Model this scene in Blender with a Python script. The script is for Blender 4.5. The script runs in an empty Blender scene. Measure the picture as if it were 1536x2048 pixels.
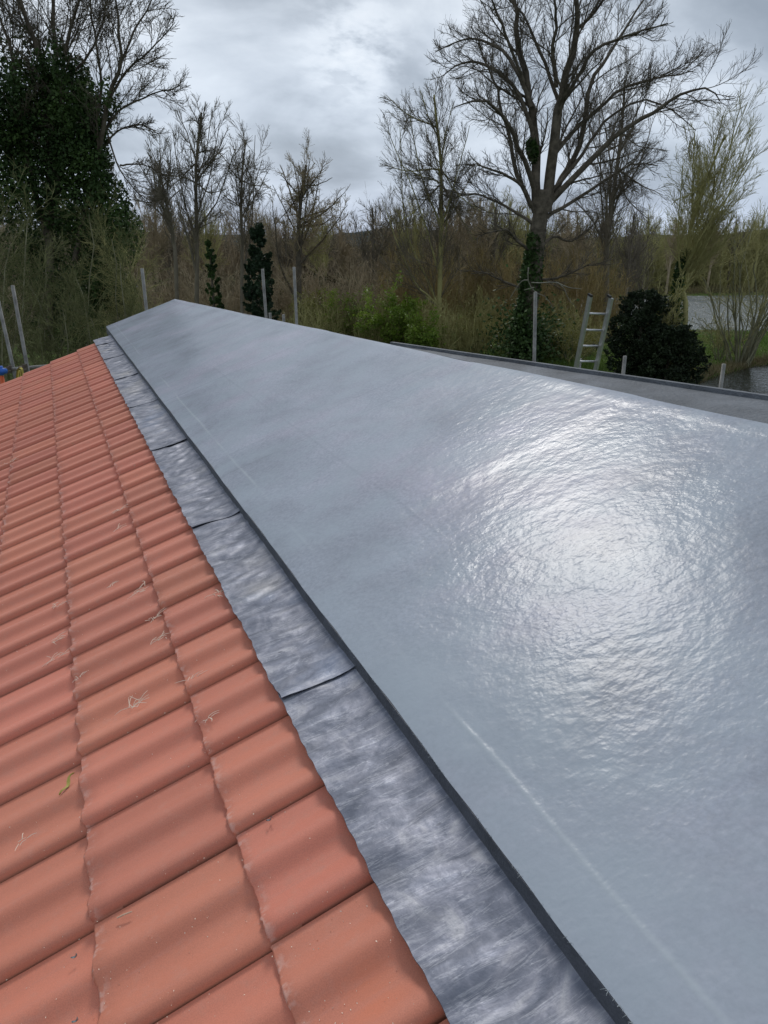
import bpy, math
import numpy as np
from math import radians as R

# ------------------------------------------------------------------ camera
PITCH, YAW, FPX = 0.3395, -0.3988, 1531.7
scene = bpy.context.scene
cam_d = bpy.data.cameras.new('camera'); cam = bpy.data.objects.new('camera', cam_d)
scene.collection.objects.link(cam); scene.camera = cam
cam.location = (0, 0, 0)
cam.rotation_euler = (math.pi/2 - PITCH, 0, YAW)
cam_d.sensor_fit = 'VERTICAL'; cam_d.sensor_height = 36; cam_d.lens = FPX/2048*36
cam_d.clip_start = 0.05; cam_d.clip_end = 6000

# ------------------------------------------------------------------ sky + sun
SUN_AZ, SUN_EL = R(-6.0) - YAW, R(42.6)      # azimuth from +Y towards +X
world = bpy.data.worlds.new('World'); scene.world = world; world.use_nodes = True
def node(nt, typ, **kw):
    n = nt.nodes.new(typ)
    for k, v in kw.items():
        if k.startswith('i_'):
            key = k[2:]; key = int(key) if key.isdigit() else key.replace('_', ' ')
            n.inputs[key].default_value = v
        else: setattr(n, k, v)
    return n
def lk(nt, a, b): nt.links.new(a, b)
def mth(nt, op, a, b=None, c=None, clamp=False):
    n = nt.nodes.new('ShaderNodeMath'); n.operation = op; n.use_clamp = clamp
    for i, v in enumerate((a, b, c)):
        if v is None: continue
        if isinstance(v, (int, float)): n.inputs[i].default_value = v
        else: nt.links.new(v, n.inputs[i])
    return n.outputs[0]
def ramp(nt, fac, stops, interp='LINEAR'):
    n = nt.nodes.new('ShaderNodeValToRGB'); e = n.color_ramp.elements; n.color_ramp.interpolation = interp
    while len(e) < len(stops): e.new(0.5)
    for i, (p, c) in enumerate(stops):
        e[i].position = p
        e[i].color = (c, c, c, 1) if isinstance(c, (int, float)) else (*c, 1)
    if fac is not None: nt.links.new(fac, n.inputs[0])
    return n.outputs[0]
def mixc(nt, fac, a, b, mode='MIX'):
    n = nt.nodes.new('ShaderNodeMix'); n.data_type = 'RGBA'; n.blend_type = mode
    for i, v in ((0, fac), (6, a), (7, b)):
        if isinstance(v, (int, float)) : n.inputs[i].default_value = v if i == 0 else (v, v, v, 1)
        elif isinstance(v, tuple): n.inputs[i].default_value = (*v, 1)
        else: nt.links.new(v, n.inputs[i])
    return n.outputs[2]

def pix(x, y):
    """unit direction through a pixel of the 1536x2048 picture (world axes)"""
    X = x-768; up = 1024-y
    f_ = FPX*math.cos(PITCH)+up*math.sin(PITCH); z = -FPX*math.sin(PITCH)+up*math.cos(PITCH)
    u = X*math.sin(YAW)+f_*math.cos(YAW); v = X*math.cos(YAW)-f_*math.sin(YAW)
    d = np.array([v, u, z]); return d/np.linalg.norm(d)
FWD = np.array([-math.sin(YAW), math.cos(YAW), 0.0])
RGT = np.array([math.cos(YAW), math.sin(YAW), 0.0])
def at(x, y, D):
    d = pix(x, y); return d*(D/(d@FWD))
def plan(r, f, z): return RGT*r+FWD*f+np.array([0, 0, z])

nt = world.node_tree; nt.nodes.clear()
sky = node(nt, 'ShaderNodeTexSky', sky_type='NISHITA', sun_disc=False, sun_elevation=SUN_EL, sun_rotation=SUN_AZ,
           air_density=1.0, dust_density=1.5, ozone_density=1.0)
tc = node(nt, 'ShaderNodeTexCoord'); sep = node(nt, 'ShaderNodeSeparateXYZ'); lk(nt, tc.outputs['Generated'], sep.inputs[0])
zz = mth(nt, 'ADD', mth(nt, 'MAXIMUM', sep.outputs[2], 0.0), 0.42)
cmb = node(nt, 'ShaderNodeCombineXYZ')
lk(nt, mth(nt, 'DIVIDE', sep.outputs[0], zz), cmb.inputs[0]); lk(nt, mth(nt, 'DIVIDE', sep.outputs[1], zz), cmb.inputs[1])
n1 = node(nt, 'ShaderNodeTexNoise', i_Scale=2.5, i_Detail=8.0, i_Roughness=0.53, i_Distortion=0.3)
mp = node(nt, 'ShaderNodeMapping'); mp.inputs['Location'].default_value = (3.1, 1.7, 0.4); mp.inputs['Rotation'].default_value = (0, 0, -YAW)
mp.inputs['Scale'].default_value = (0.8, 1.0, 1)
lk(nt, cmb.outputs[0], mp.inputs[0]); lk(nt, mp.outputs[0], n1.inputs['Vector'])
n2 = node(nt, 'ShaderNodeTexNoise', i_Scale=0.9, i_Detail=3.0, i_Roughness=0.45); lk(nt, mp.outputs[0], n2.inputs['Vector'])
cl = mth(nt, 'ADD', mth(nt, 'MULTIPLY', n1.outputs[0], 0.70), mth(nt, 'MULTIPLY', n2.outputs[0], 0.30))
# a thin bright gap in the cloud, as in the photograph
gd = pix(705, 105)
dotn = node(nt, 'ShaderNodeVectorMath', operation='DOT_PRODUCT'); lk(nt, tc.outputs['Generated'], dotn.inputs[0]); dotn.inputs[1].default_value = tuple(gd)
gap = mth(nt, 'POWER', mth(nt, 'MAXIMUM', dotn.outputs['Value'], 0.0), 900.0)
ng = node(nt, 'ShaderNodeTexNoise', i_Scale=9.0, i_Detail=5.0, i_Roughness=0.6); lk(nt, mp.outputs[0], ng.inputs['Vector'])
cl = mth(nt, 'ADD', cl, mth(nt, 'MULTIPLY', gap, ramp(nt, ng.outputs[0], [(0.38, 0.0), (0.62, 0.30)])))
cc = ramp(nt, cl, [(0.36, (0.235, 0.275, 0.325)), (0.43, (0.32, 0.365, 0.42)), (0.49, (0.45, 0.50, 0.56)), (0.555, (0.57, 0.62, 0.675)), (0.66, (0.66, 0.70, 0.74)), (0.78, (0.88, 0.91, 0.88))])
# darker, bluer bank of cloud low down
low = ramp(nt, mth(nt, 'MAXIMUM', sep.outputs[2], 0.0), [(0.0, (0.74, 0.83, 1.0)), (0.10, (0.95, 0.98, 1.04)), (0.3, (1, 1, 1))])
cc = mixc(nt, 1.0, cc, low, 'MULTIPLY')
vm = node(nt, 'ShaderNodeVectorMath', operation='SCALE'); lk(nt, cc, vm.inputs[0])
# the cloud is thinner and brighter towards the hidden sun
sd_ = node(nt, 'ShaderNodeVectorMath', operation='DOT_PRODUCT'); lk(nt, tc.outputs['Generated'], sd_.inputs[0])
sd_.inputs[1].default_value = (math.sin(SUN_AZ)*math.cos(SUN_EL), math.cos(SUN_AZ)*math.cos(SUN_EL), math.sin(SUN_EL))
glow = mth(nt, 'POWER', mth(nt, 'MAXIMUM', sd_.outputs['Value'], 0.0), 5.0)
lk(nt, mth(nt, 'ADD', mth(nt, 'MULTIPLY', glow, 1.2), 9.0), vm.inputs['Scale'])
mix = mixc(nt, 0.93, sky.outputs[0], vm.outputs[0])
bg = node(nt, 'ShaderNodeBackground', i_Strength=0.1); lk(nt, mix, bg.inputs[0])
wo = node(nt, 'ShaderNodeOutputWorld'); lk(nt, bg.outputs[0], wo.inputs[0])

sun_d = bpy.data.lights.new('sun', 'SUN'); sun = bpy.data.objects.new('sun', sun_d); scene.collection.objects.link(sun)
sun_d.energy = 1.15; sun_d.angle = R(13); sun_d.color = (1, 0.96, 0.90)
sun.rotation_euler = (math.pi/2 - SUN_EL, 0, math.pi - SUN_AZ)
scene.view_settings.view_transform = 'Standard'; scene.view_settings.look = 'None'
scene.view_settings.exposure = 0.44; scene.view_settings.gamma = 1
scene.cycles.use_denoising = True

# ------------------------------------------------------------------ helpers
rng = np.random.default_rng(7)
COL = scene.collection.objects
def nrm(a): return a/np.maximum(np.linalg.norm(a, axis=-1, keepdims=True), 1e-9)
def mesh_np(name, V, F, mat=None, smooth=False):
    """V (n,3), F (m,3|4) int array or list of them"""
    me = bpy.data.meshes.new(name); V = np.asarray(V, dtype=np.float32)
    Fs = F if isinstance(F, list) else [F]
    Fs = [np.asarray(f, dtype=np.int32) for f in Fs if len(f)]
    me.vertices.add(len(V)); me.vertices.foreach_set('co', V.ravel())
    nl = sum(f.size for f in Fs); nf = sum(len(f) for f in Fs)
    me.loops.add(nl); me.polygons.add(nf)
    me.loops.foreach_set('vertex_index', np.concatenate([f.ravel() for f in Fs]))
    tot = np.concatenate([np.full(len(f), f.shape[1], np.int32) for f in Fs])
    me.polygons.foreach_set('loop_start', np.concatenate([[0], np.cumsum(tot)[:-1]]).astype(np.int32))
    me.polygons.foreach_set('loop_total', tot)
    me.polygons.foreach_set('use_smooth', np.full(nf, smooth, dtype=bool))
    me.update(calc_edges=True); me.validate()
    if mat is not None: me.materials.append(mat)
    return me
def link(name, me, parent=None):
    o = bpy.data.objects.new(name, me); COL.link(o)
    if parent is not None: o.parent = parent
    return o
def tag(o, label=None, cat=None, group=None, kind=None):
    if label: o['label'] = label
    if cat: o['category'] = cat
    if group: o['group'] = group
    if kind: o['kind'] = kind
    return o
def empty(name, loc, label, cat, group=None):
    o = bpy.data.objects.new(name, None); COL.link(o); o.location = tuple(loc); o.empty_display_size = 0.2
    return tag(o, label, cat, group)
class Acc:
    """collects geometry for ONE mesh"""
    def __init__(s): s.V = []; s.F = {3: [], 4: []}; s.n = 0
    def add(s, V, F):
        V = np.asarray(V, float); F = np.asarray(F, int)
        if len(F): s.F[F.shape[1]].append(F+s.n)
        s.V.append(V); s.n += len(V)
    def mesh(s, name, mat, smooth=False, origin=None):
        V = np.concatenate(s.V)
        if origin is not None: V = V-np.asarray(origin)
        return mesh_np(name, V, [np.concatenate(f) for f in s.F.values() if f], mat, smooth)
def box_vf(c, sx, sy, sz, ax=None):
    s = np.array([[i, j, k] for k in (-1, 1) for j in (-1, 1) for i in (-1, 1)], float)*np.array([sx, sy, sz])/2
    if ax is not None: s = s@np.asarray(ax)
    return s+np.asarray(c), np.array([[0, 2, 3, 1], [4, 5, 7, 6], [0, 1, 5, 4], [2, 6, 7, 3], [0, 4, 6, 2], [1, 3, 7, 5]])
def tube_vf(p, r, sides=12, cap=True):
    """one tube along polyline p with radius array r"""
    p = np.asarray(p, float); K = len(p); r = np.broadcast_to(r, (K,))
    t = np.gradient(p, axis=0); t = nrm(t)
    a = np.array([0, 0, 1.0]) if abs(nrm(p[-1]-p[0])[2]) < 0.9 else np.array([1.0, 0, 0])
    n = nrm(np.cross(t, a)); b = np.cross(t, n)
    th = np.arange(sides)*2*np.pi/sides
    V = p[:, None]+r[:, None, None]*(np.cos(th)[None, :, None]*n[:, None]+np.sin(th)[None, :, None]*b[:, None])
    V = V.reshape(-1, 3); i = np.arange(sides); j = (i+1) % sides
    F = np.concatenate([np.stack([k*sides+i, k*sides+j, (k+1)*sides+j, (k+1)*sides+i], 1) for k in range(K-1)])
    if cap:
        V = np.vstack([V, p[0], p[-1]]); c0, c1 = K*sides, K*sides+1
        F2 = np.concatenate([np.stack([j, i, np.full(sides, c0), np.full(sides, c0)], 1)[:, :3], np.stack([(K-1)*sides+i, (K-1)*sides+j, np.full(sides, c1)], 1)])
        return V, F, F2
    return V, F, np.zeros((0, 3), int)
def tube(acc, p, r, sides=12, cap=True):
    V, F, F2 = tube_vf(p, r, sides, cap)
    base = acc.n; acc.add(V, F)
    if len(F2): acc.F[3].append(F2+base)
def tubes(P, r0, r1, sides, g=None):
    """many tubes at once. P (N,K,3)"""
    N, K, _ = P.shape
    if N == 0: return np.zeros((0, 3)), np.zeros((0, 4), int)
    t = nrm(np.gradient(P, axis=1)); m = nrm(P[:, -1]-P[:, 0])
    a = np.where(np.abs(m[:, 2:3]) < 0.85, np.array([[0, 0, 1.0]]), np.array([[1.0, 0.2, 0]]))
    if sides == 2:
        a = nrm((g or rng).normal(size=(N, 3)))
    n = nrm(np.cross(t, a[:, None])); b = np.cross(t, n)
    s = np.linspace(0, 1, K); rad = r0[:, None]*(1-s)+r1[:, None]*s
    if sides == 2:
        V = np.stack([P-n*rad[..., None], P+n*rad[..., None]], 2).reshape(-1, 3)
        base = (np.arange(N)*K*2)[:, None]+(np.arange(K-1)*2)[None]
        F = np.stack([base, base+1, base+3, base+2], -1).reshape(-1, 4)
        return V, F
    th = np.arange(sides)*2*np.pi/sides
    V = P[:, :, None]+rad[:, :, None, None]*(np.cos(th)[None, None, :, None]*n[:, :, None]+np.sin(th)[None, None, :, None]*b[:, :, None])
    V = V.reshape(-1, 3)
    base = (np.arange(N)*K*sides)[:, None, None]+(np.arange(K-1)*sides)[None, :, None]
    i = np.arange(sides)[None, None]; j = (i+1) % sides
    F = np.stack([base+i, base+j, base+sides+j, base+sides+i], -1).reshape(-1, 4)
    return V, F
def grow(st, di, ln, K, wander, up, g):
    out = [st]; d = nrm(di); p = st; step = (ln/(K-1))[:, None]
    for k in range(K-1):
        d = nrm(d+wander*g.normal(size=d.shape)+np.array([0, 0, up])); p = p+d*step; out.append(p)
    return np.stack(out, 1)
def spawn(P, r0, r1, n, t0, t1, a0, a1, g):
    N, K, _ = P.shape
    t = (t0+(t1-t0)*(np.arange(n)[None]+g.random((N, n)))/n)
    x = t*(K-1); k = np.minimum(x.astype(int), K-2); fr = (x-k)[..., None]
    I = np.arange(N)[:, None]
    pos = P[I, k]*(1-fr)+P[I, k+1]*fr; tan = nrm(P[I, k+1]-P[I, k])
    q = g.normal(size=pos.shape); q = nrm(q-(q*tan).sum(-1, keepdims=True)*tan)
    a = (a0+(a1-a0)*g.random((N, n)))[..., None]
    d = np.cos(a)*tan+np.sin(a)*q
    plen = np.linalg.norm(np.diff(P, axis=1), axis=-1).sum(1)
    rad = r0[:, None]*(1-t)+r1[:, None]*t
    return pos.reshape(-1, 3), d.reshape(-1, 3), t.reshape(-1), np.repeat(plen, n), rad.reshape(-1)
def ramify(P, r0, r1, levels, g):
    """levels: dicts n,t0,t1,a0,a1,len,K,wander,up,rr,rmin,sides ; returns list of (V,F) per level and last level's P"""
    res = []; last = P
    for L in levels:
        st, d, t, pl, rad = spawn(P, r0, r1, L['n'], L.get('t0', .15), L.get('t1', 1), L.get('a0', .4), L.get('a1', .9), g)
        ln = pl*L['len']*(1-0.55*t)*(0.6+0.8*g.random(len(t)))
        if 'lmax' in L: ln = np.minimum(ln, L['lmax']*(0.6+0.5*g.random(len(t))))
        keep = ln > L.get('lmin', 0.05); st, d, ln, rad = st[keep], d[keep], ln[keep], rad[keep]
        P = grow(st, d, ln, L['K'], L['wander'], L['up'], g)
        r0 = np.maximum(rad*L['rr'], L['rmin']); r1 = np.maximum(r0*0.35, L['rmin']*0.7)
        res.append(tubes(P, r0, r1, L['sides'], g)); last = P
    return res, last
def smooth_path(pts, n):
    pts = np.asarray(pts, float); m = len(pts); t = np.linspace(0, m-1, n); out = []
    for x in t:
        i = min(int(x), m-2); f = x-i
        p0, p1, p2, p3 = pts[max(i-1, 0)], pts[i], pts[i+1], pts[min(i+2, m-1)]
        out.append(0.5*((2*p1)+(-p0+p2)*f+(2*p0-5*p1+4*p2-p3)*f*f+(-p0+3*p1-3*p2+p3)*f**3))
    return np.array(out)
def leaf_vf(C, size, g, flat=0.0):
    N = len(C); a = nrm(g.normal(size=(N, 3))); b = g.normal(size=(N, 3)); b[:, 2] *= (1-flat)
    b = nrm(np.cross(a, b)); s = (size*(0.6+0.8*g.random(N)))[:, None]
    V = np.stack([C-a*s*.5, C-b*s*.36+a*s*.02, C+a*s*.55, C+b*s*.36+a*s*.02], 1).reshape(-1, 3)
    return V, np.arange(N*4).reshape(N, 4)

# ------------------------------------------------------------------ materials
def mat_new(name):
    m = bpy.data.materials.new(name); m.use_nodes = True; nt = m.node_tree
    return m, nt, nt.nodes['Principled BSDF']
def mat_simple(name, col, rough=0.8, metal=0.0, var=0.25, scale=3.0, bump=0.0, bscale=30, spec=0.3, col2=None, objvar=0.0):
    m, nt, b = mat_new(name)
    tc = node(nt, 'ShaderNodeTexCoord'); n = node(nt, 'ShaderNodeTexNoise', i_Scale=scale, i_Detail=5.0, i_Roughness=0.6)
    lk(nt, tc.outputs['Object'], n.inputs['Vector'])
    c0 = tuple(c*(1-var) for c in col); c1 = tuple(min(1, c*(1+var)) for c in (col2 or col))
    out = ramp(nt, n.outputs[0], [(0.32, c0), (0.68, c1)])
    if objvar:
        oi = node(nt, 'ShaderNodeObjectInfo')
        hs = node(nt, 'ShaderNodeHueSaturation'); lk(nt, out, hs.inputs['Color'])
        lk(nt, mth(nt, 'ADD', mth(nt, 'MULTIPLY', oi.outputs['Random'], 2*objvar), 1-objvar), hs.inputs['Value'])
        out = hs.outputs[0]
    lk(nt, out, b.inputs['Base Color'])
    b.inputs['Roughness'].default_value = rough; b.inputs['Metallic'].default_value = metal
    b.inputs['Specular IOR Level'].default_value = spec
    if bump:
        nb = node(nt, 'ShaderNodeTexNoise', i_Scale=bscale, i_Detail=4.0); lk(nt, tc.outputs['Object'], nb.inputs['Vector'])
        bp = node(nt, 'ShaderNodeBump', i_Strength=bump, i_Distance=0.02); lk(nt, nb.outputs[0], bp.inputs['Height']); lk(nt, bp.outputs[0], b.inputs['Normal'])
    return m
def mat_leaf(name, ca, cb, rough=0.5, trans=0.25, scale=1.2):
    m, nt, b = mat_new(name)
    tc = node(nt, 'ShaderNodeTexCoord'); n = node(nt, 'ShaderNodeTexNoise', i_Scale=scale, i_Detail=6.0, i_Roughness=0.75)
    lk(nt, tc.outputs['Object'], n.inputs['Vector'])
    col = ramp(nt, n.outputs[0], [(0.35, ca), (0.66, cb)])
    lk(nt, col, b.inputs['Base Color']); b.inputs['Roughness'].default_value = rough; b.inputs['Specular IOR Level'].default_value = 0.25
    tr = node(nt, 'ShaderNodeBsdfTranslucent'); lk(nt, col, tr.inputs[0])
    mx = node(nt, 'ShaderNodeMixShader', i_Fac=trans); lk(nt, b.outputs[0], mx.inputs[1]); lk(nt, tr.outputs[0], mx.inputs[2])
    lk(nt, mx.outputs[0], nt.nodes['Material Output'].inputs[0])
    return m

# clay-red concrete tile
def mat_tile():
    m, nt, b = mat_new('red_concrete_tile')
    tc = node(nt, 'ShaderNodeTexCoord'); geo = node(nt, 'ShaderNodeNewGeometry'); oi = node(nt, 'ShaderNodeObjectInfo')
    nA = node(nt, 'ShaderNodeTexNoise', i_Scale=2.3, i_Detail=3.0); lk(nt, geo.outputs['Position'], nA.inputs['Vector'])
    nB = node(nt, 'ShaderNodeTexNoise', i_Scale=26.0, i_Detail=6.0, i_Roughness=0.7); lk(nt, geo.outputs['Position'], nB.inputs['Vector'])
    nC = node(nt, 'ShaderNodeTexNoise', i_Scale=420.0, i_Detail=2.0); lk(nt, geo.outputs['Position'], nC.inputs['Vector'])
    base = mixc(nt, nA.outputs[0], (0.50, 0.158, 0.098), (0.57, 0.208, 0.138))
    hs = node(nt, 'ShaderNodeHueSaturation'); lk(nt, base, hs.inputs['Color'])
    lk(nt, mth(nt, 'ADD', mth(nt, 'MULTIPLY', oi.outputs['Random'], 0.20), 0.90), hs.inputs['Value'])
    lk(nt, mth(nt, 'ADD', mth(nt, 'MULTIPLY', mth(nt, 'FRACT', mth(nt, 'MULTIPLY', oi.outputs['Random'], 37.0)), 0.006), 0.497), hs.inputs['Hue'])
    # pale scuffs and dust
    sc = ramp(nt, nB.outputs[0], [(0.52, 0.0), (0.72, 0.55)])
    c = mixc(nt, sc, hs.outputs[0], (0.50, 0.22, 0.16))
    # long faint scrapes running up the tile
    sp = node(nt, 'ShaderNodeMapping'); sp.inputs['Scale'].default_value = (5, 60, 5); lk(nt, geo.outputs['Position'], sp.inputs[0])
    nS = node(nt, 'ShaderNodeTexNoise', i_Scale=1.0, i_Detail=4.0, i_Roughness=0.65); lk(nt, sp.outputs[0], nS.inputs['Vector'])
    c = mixc(nt, ramp(nt, nS.outputs[0], [(0.56, 0.0), (0.74, 0.4)]), c, (0.50, 0.21, 0.16))
    # paler worn nib along the bottom edge (object x is distance up the slope)
    so = node(nt, 'ShaderNodeSeparateXYZ'); lk(nt, tc.outputs['Object'], so.inputs[0])
    nE = node(nt, 'ShaderNodeTexNoise', i_Scale=55.0, i_Detail=3.0); lk(nt, geo.outputs['Position'], nE.inputs['Vector'])
    ed = mth(nt, 'MULTIPLY', ramp(nt, so.outputs[0], [(0.0, 1.0), (0.028, 0.0)]), ramp(nt, nE.outputs[0], [(0.5, 0.0), (0.62, 0.75)]))
    c = mixc(nt, ed, c, (0.62, 0.36, 0.30))
    fine = ramp(nt, nC.outputs[0], [(0.3, 0.9), (0.7, 1.08)])
    c = mixc(nt, 1.0, c, fine, 'MULTIPLY')
    # orange rubbed patch, as on the last near tile
    vd = node(nt, 'ShaderNodeVectorMath', operation='DISTANCE'); lk(nt, geo.outputs['Position'], vd.inputs[0]); vd.inputs[1].default_value = (0.335, 0.885, -1.15)
    vd.name = 'patch'
    pf = mth(nt, 'MULTIPLY', ramp(nt, vd.outputs['Value'], [(0.02, 0.9), (0.085, 0.0)]), ramp(nt, nS.outputs[0], [(0.35, 0.2), (0.6, 1.0)]))
    c = mixc(nt, pf, c, (0.60, 0.165, 0.07))
    lk(nt, c, b.inputs['Base Color'])
    lk(nt, ramp(nt, nB.outputs[0], [(0.3, 0.50), (0.7, 0.66)]), b.inputs['Roughness'])
    b.inputs['Specular IOR Level'].default_value = 0.42
    bp = node(nt, 'ShaderNodeBump', i_Strength=0.35, i_Distance=0.0012)
    h = mth(nt, 'ADD', mth(nt, 'MULTIPLY', nC.outputs[0], 0.5), mth(nt, 'MULTIPLY', nB.outputs[0], 1.2))
    lk(nt, h, bp.inputs['Height']); lk(nt, bp.outputs[0], b.inputs['Normal'])
    return m
M_TILE = mat_tile()

def mat_grp():
    m, nt, b = mat_new('grey_fibreglass_topcoat')
    geo = node(nt, 'ShaderNodeNewGeometry'); P = geo.outputs['Position']
    def nz(s, d=3.0, r=0.5, sc=None, dist=0.0):
        n = node(nt, 'ShaderNodeTexNoise', i_Scale=s, i_Detail=d, i_Roughness=r, i_Distortion=dist)
        if sc:
            mpp = node(nt, 'ShaderNodeMapping'); mpp.inputs['Scale'].default_value = sc; lk(nt, P, mpp.inputs[0]); lk(nt, mpp.outputs[0], n.inputs['Vector'])
        else: lk(nt, P, n.inputs['Vector'])
        return n.outputs[0]
    a = nz(1.1, 4, 0.55); c2 = nz(3.0, 3)
    base = ramp(nt, a, [(0.32, (0.285, 0.312, 0.362)), (0.5, (0.318, 0.342, 0.400)), (0.68, (0.380, 0.378, 0.450))])
    base = mixc(nt, 1.0, base, ramp(nt, c2, [(0.3, 0.86), (0.7, 1.08)]), 'MULTIPLY')
    base = mixc(nt, 1.0, base, ramp(nt, nz(75, 3, .6), [(0.35, 0.90), (0.65, 1.08)]), 'MULTIPLY')  # fine stipple of reflected sky, painted into the base colour
    base = mixc(nt, ramp(nt, nz(4.2, 4, .6), [(0.42, 0.0), (0.62, 0.6)]), base, (0.33, 0.375, 0.425))
    sx = node(nt, 'ShaderNodeSeparateXYZ'); lk(nt, P, sx.inputs[0])
    def line(o, x0, w, wob=0.02):
        x = mth(nt, 'SUBTRACT', o, x0); x = mth(nt, 'ADD', x, mth(nt, 'MULTIPLY', mth(nt, 'SUBTRACT', nz(1.6, 2), 0.5), wob))
        x = mth(nt, 'DIVIDE', x, w)
        return mth(nt, 'POWER', 2.718, mth(nt, 'MULTIPLY', mth(nt, 'MULTIPLY', x, x), -1.0))
    cy = mth(nt, 'MULTIPLY', ramp(nt, sx.outputs[0], [(0.78, 1.0), (1.0, 0.0)]), ramp(nt, nz(1.7, 3), [(0.35, 0.3), (0.6, 0.9)]))
    cy = mth(nt, 'MULTIPLY', cy, ramp(nt, mth(nt, 'MULTIPLY', sx.outputs[1], .2), [(0.25, 1.0), (0.55, 0.0)]))
    base = mixc(nt, cy, base, (0.33, 0.372, 0.42))
    # fine flecks
    fl = nz(260, 2, 0.6); base = mixc(nt, ramp(nt, fl, [(0.68, 0.0), (0.74, 0.5)]), base, (0.36, 0.39, 0.42))
    tape = line(sx.outputs[0], 0.725, 0.006, 0.02)
    lon = mth(nt, 'MULTIPLY', line(sx.outputs[0], 1.07, 0.007, 0.02), ramp(nt, mth(nt, 'MULTIPLY', sx.outputs[1], .1), [(0.19, 0.0), (0.21, 1.0), (0.56, 1.0), (0.60, 0.0)]))
    brk = ramp(nt, nz(1.3, 3, .6), [(0.40, 0.0), (0.52, 1.0)])
    base = mixc(nt, mth(nt, 'MULTIPLY', lon, 0.12), base, (0.20, 0.22, 0.25))
    base = mixc(nt, mth(nt, 'MULTIPLY', mth(nt, 'MULTIPLY', tape, brk), 0.42), base, (0.42, 0.46, 0.49))
    for u0, w, k in ((5.42, .010, .22), (3.47, .008, .2), (3.74, .008, .14), (7.4, .012, .22), (8.6, .012, .2)):
        base = mixc(nt, mth(nt, 'MULTIPLY', line(sx.outputs[1], u0, w, .015), k), base, (0.20, 0.22, 0.25))
    lk(nt, base, b.inputs['Base Color'])
    lk(nt, ramp(nt, nz(2.2, 4, .6), [(0.3, 0.19), (0.7, 0.27)]), b.inputs['Roughness'])
    b.inputs['Specular IOR Level'].default_value = 0.075; b.inputs['IOR'].default_value = 1.5
    b.inputs['Coat Weight'].default_value = 0.0
    h1 = nz(55, 2, 0.4, (0.9, 1.05, 1), 0.3); h2 = nz(130, 1, 0.4, (0.9, 1.05, 1), 0.1); h0 = nz(9, 2, 0.5); hL = nz(1.8, 2)
    amt = ramp(nt, nz(1.5, 3, .55), [(0.34, 0.35), (0.62, 1.0)])
    h = mth(nt, 'ADD', mth(nt, 'MULTIPLY', h1, 1.0), mth(nt, 'MULTIPLY', h2, 0.38))
    h = mth(nt, 'MULTIPLY', h, amt)
    h = mth(nt, 'ADD', h, mth(nt, 'MULTIPLY', h0, 2.2)); h = mth(nt, 'ADD', h, mth(nt, 'MULTIPLY', nz(24, 2, 0.45, (.8, 1.1, 1), .3), 1.3)); h = mth(nt, 'ADD', h, mth(nt, 'MULTIPLY', hL, 3.0))
    for u0, w, k in ((5.42, .012, 1.0), (3.72, .012, .35), (3.47, .01, .45), (2.35, .012, .15), (7.4, .014, 1.0), (8.6, .014, 1.0)):
        h = mth(nt, 'ADD', h, mth(nt, 'MULTIPLY', line(sx.outputs[1], u0, w, .015), k))
    h = mth(nt, 'ADD', h, mth(nt, 'MULTIPLY', mth(nt, 'MULTIPLY', tape, brk), 0.50)); h = mth(nt, 'ADD', h, mth(nt, 'MULTIPLY', lon, 0.22))
    bp = node(nt, 'ShaderNodeBump', i_Strength=1.0, i_Distance=0.00120); lk(nt, h, bp.inputs['Height']); lk(nt, bp.outputs[0], b.inputs['Normal']); lk(nt, bp.outputs[0], b.inputs['Coat Normal'])
    return m
M_GRP = mat_grp()

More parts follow.
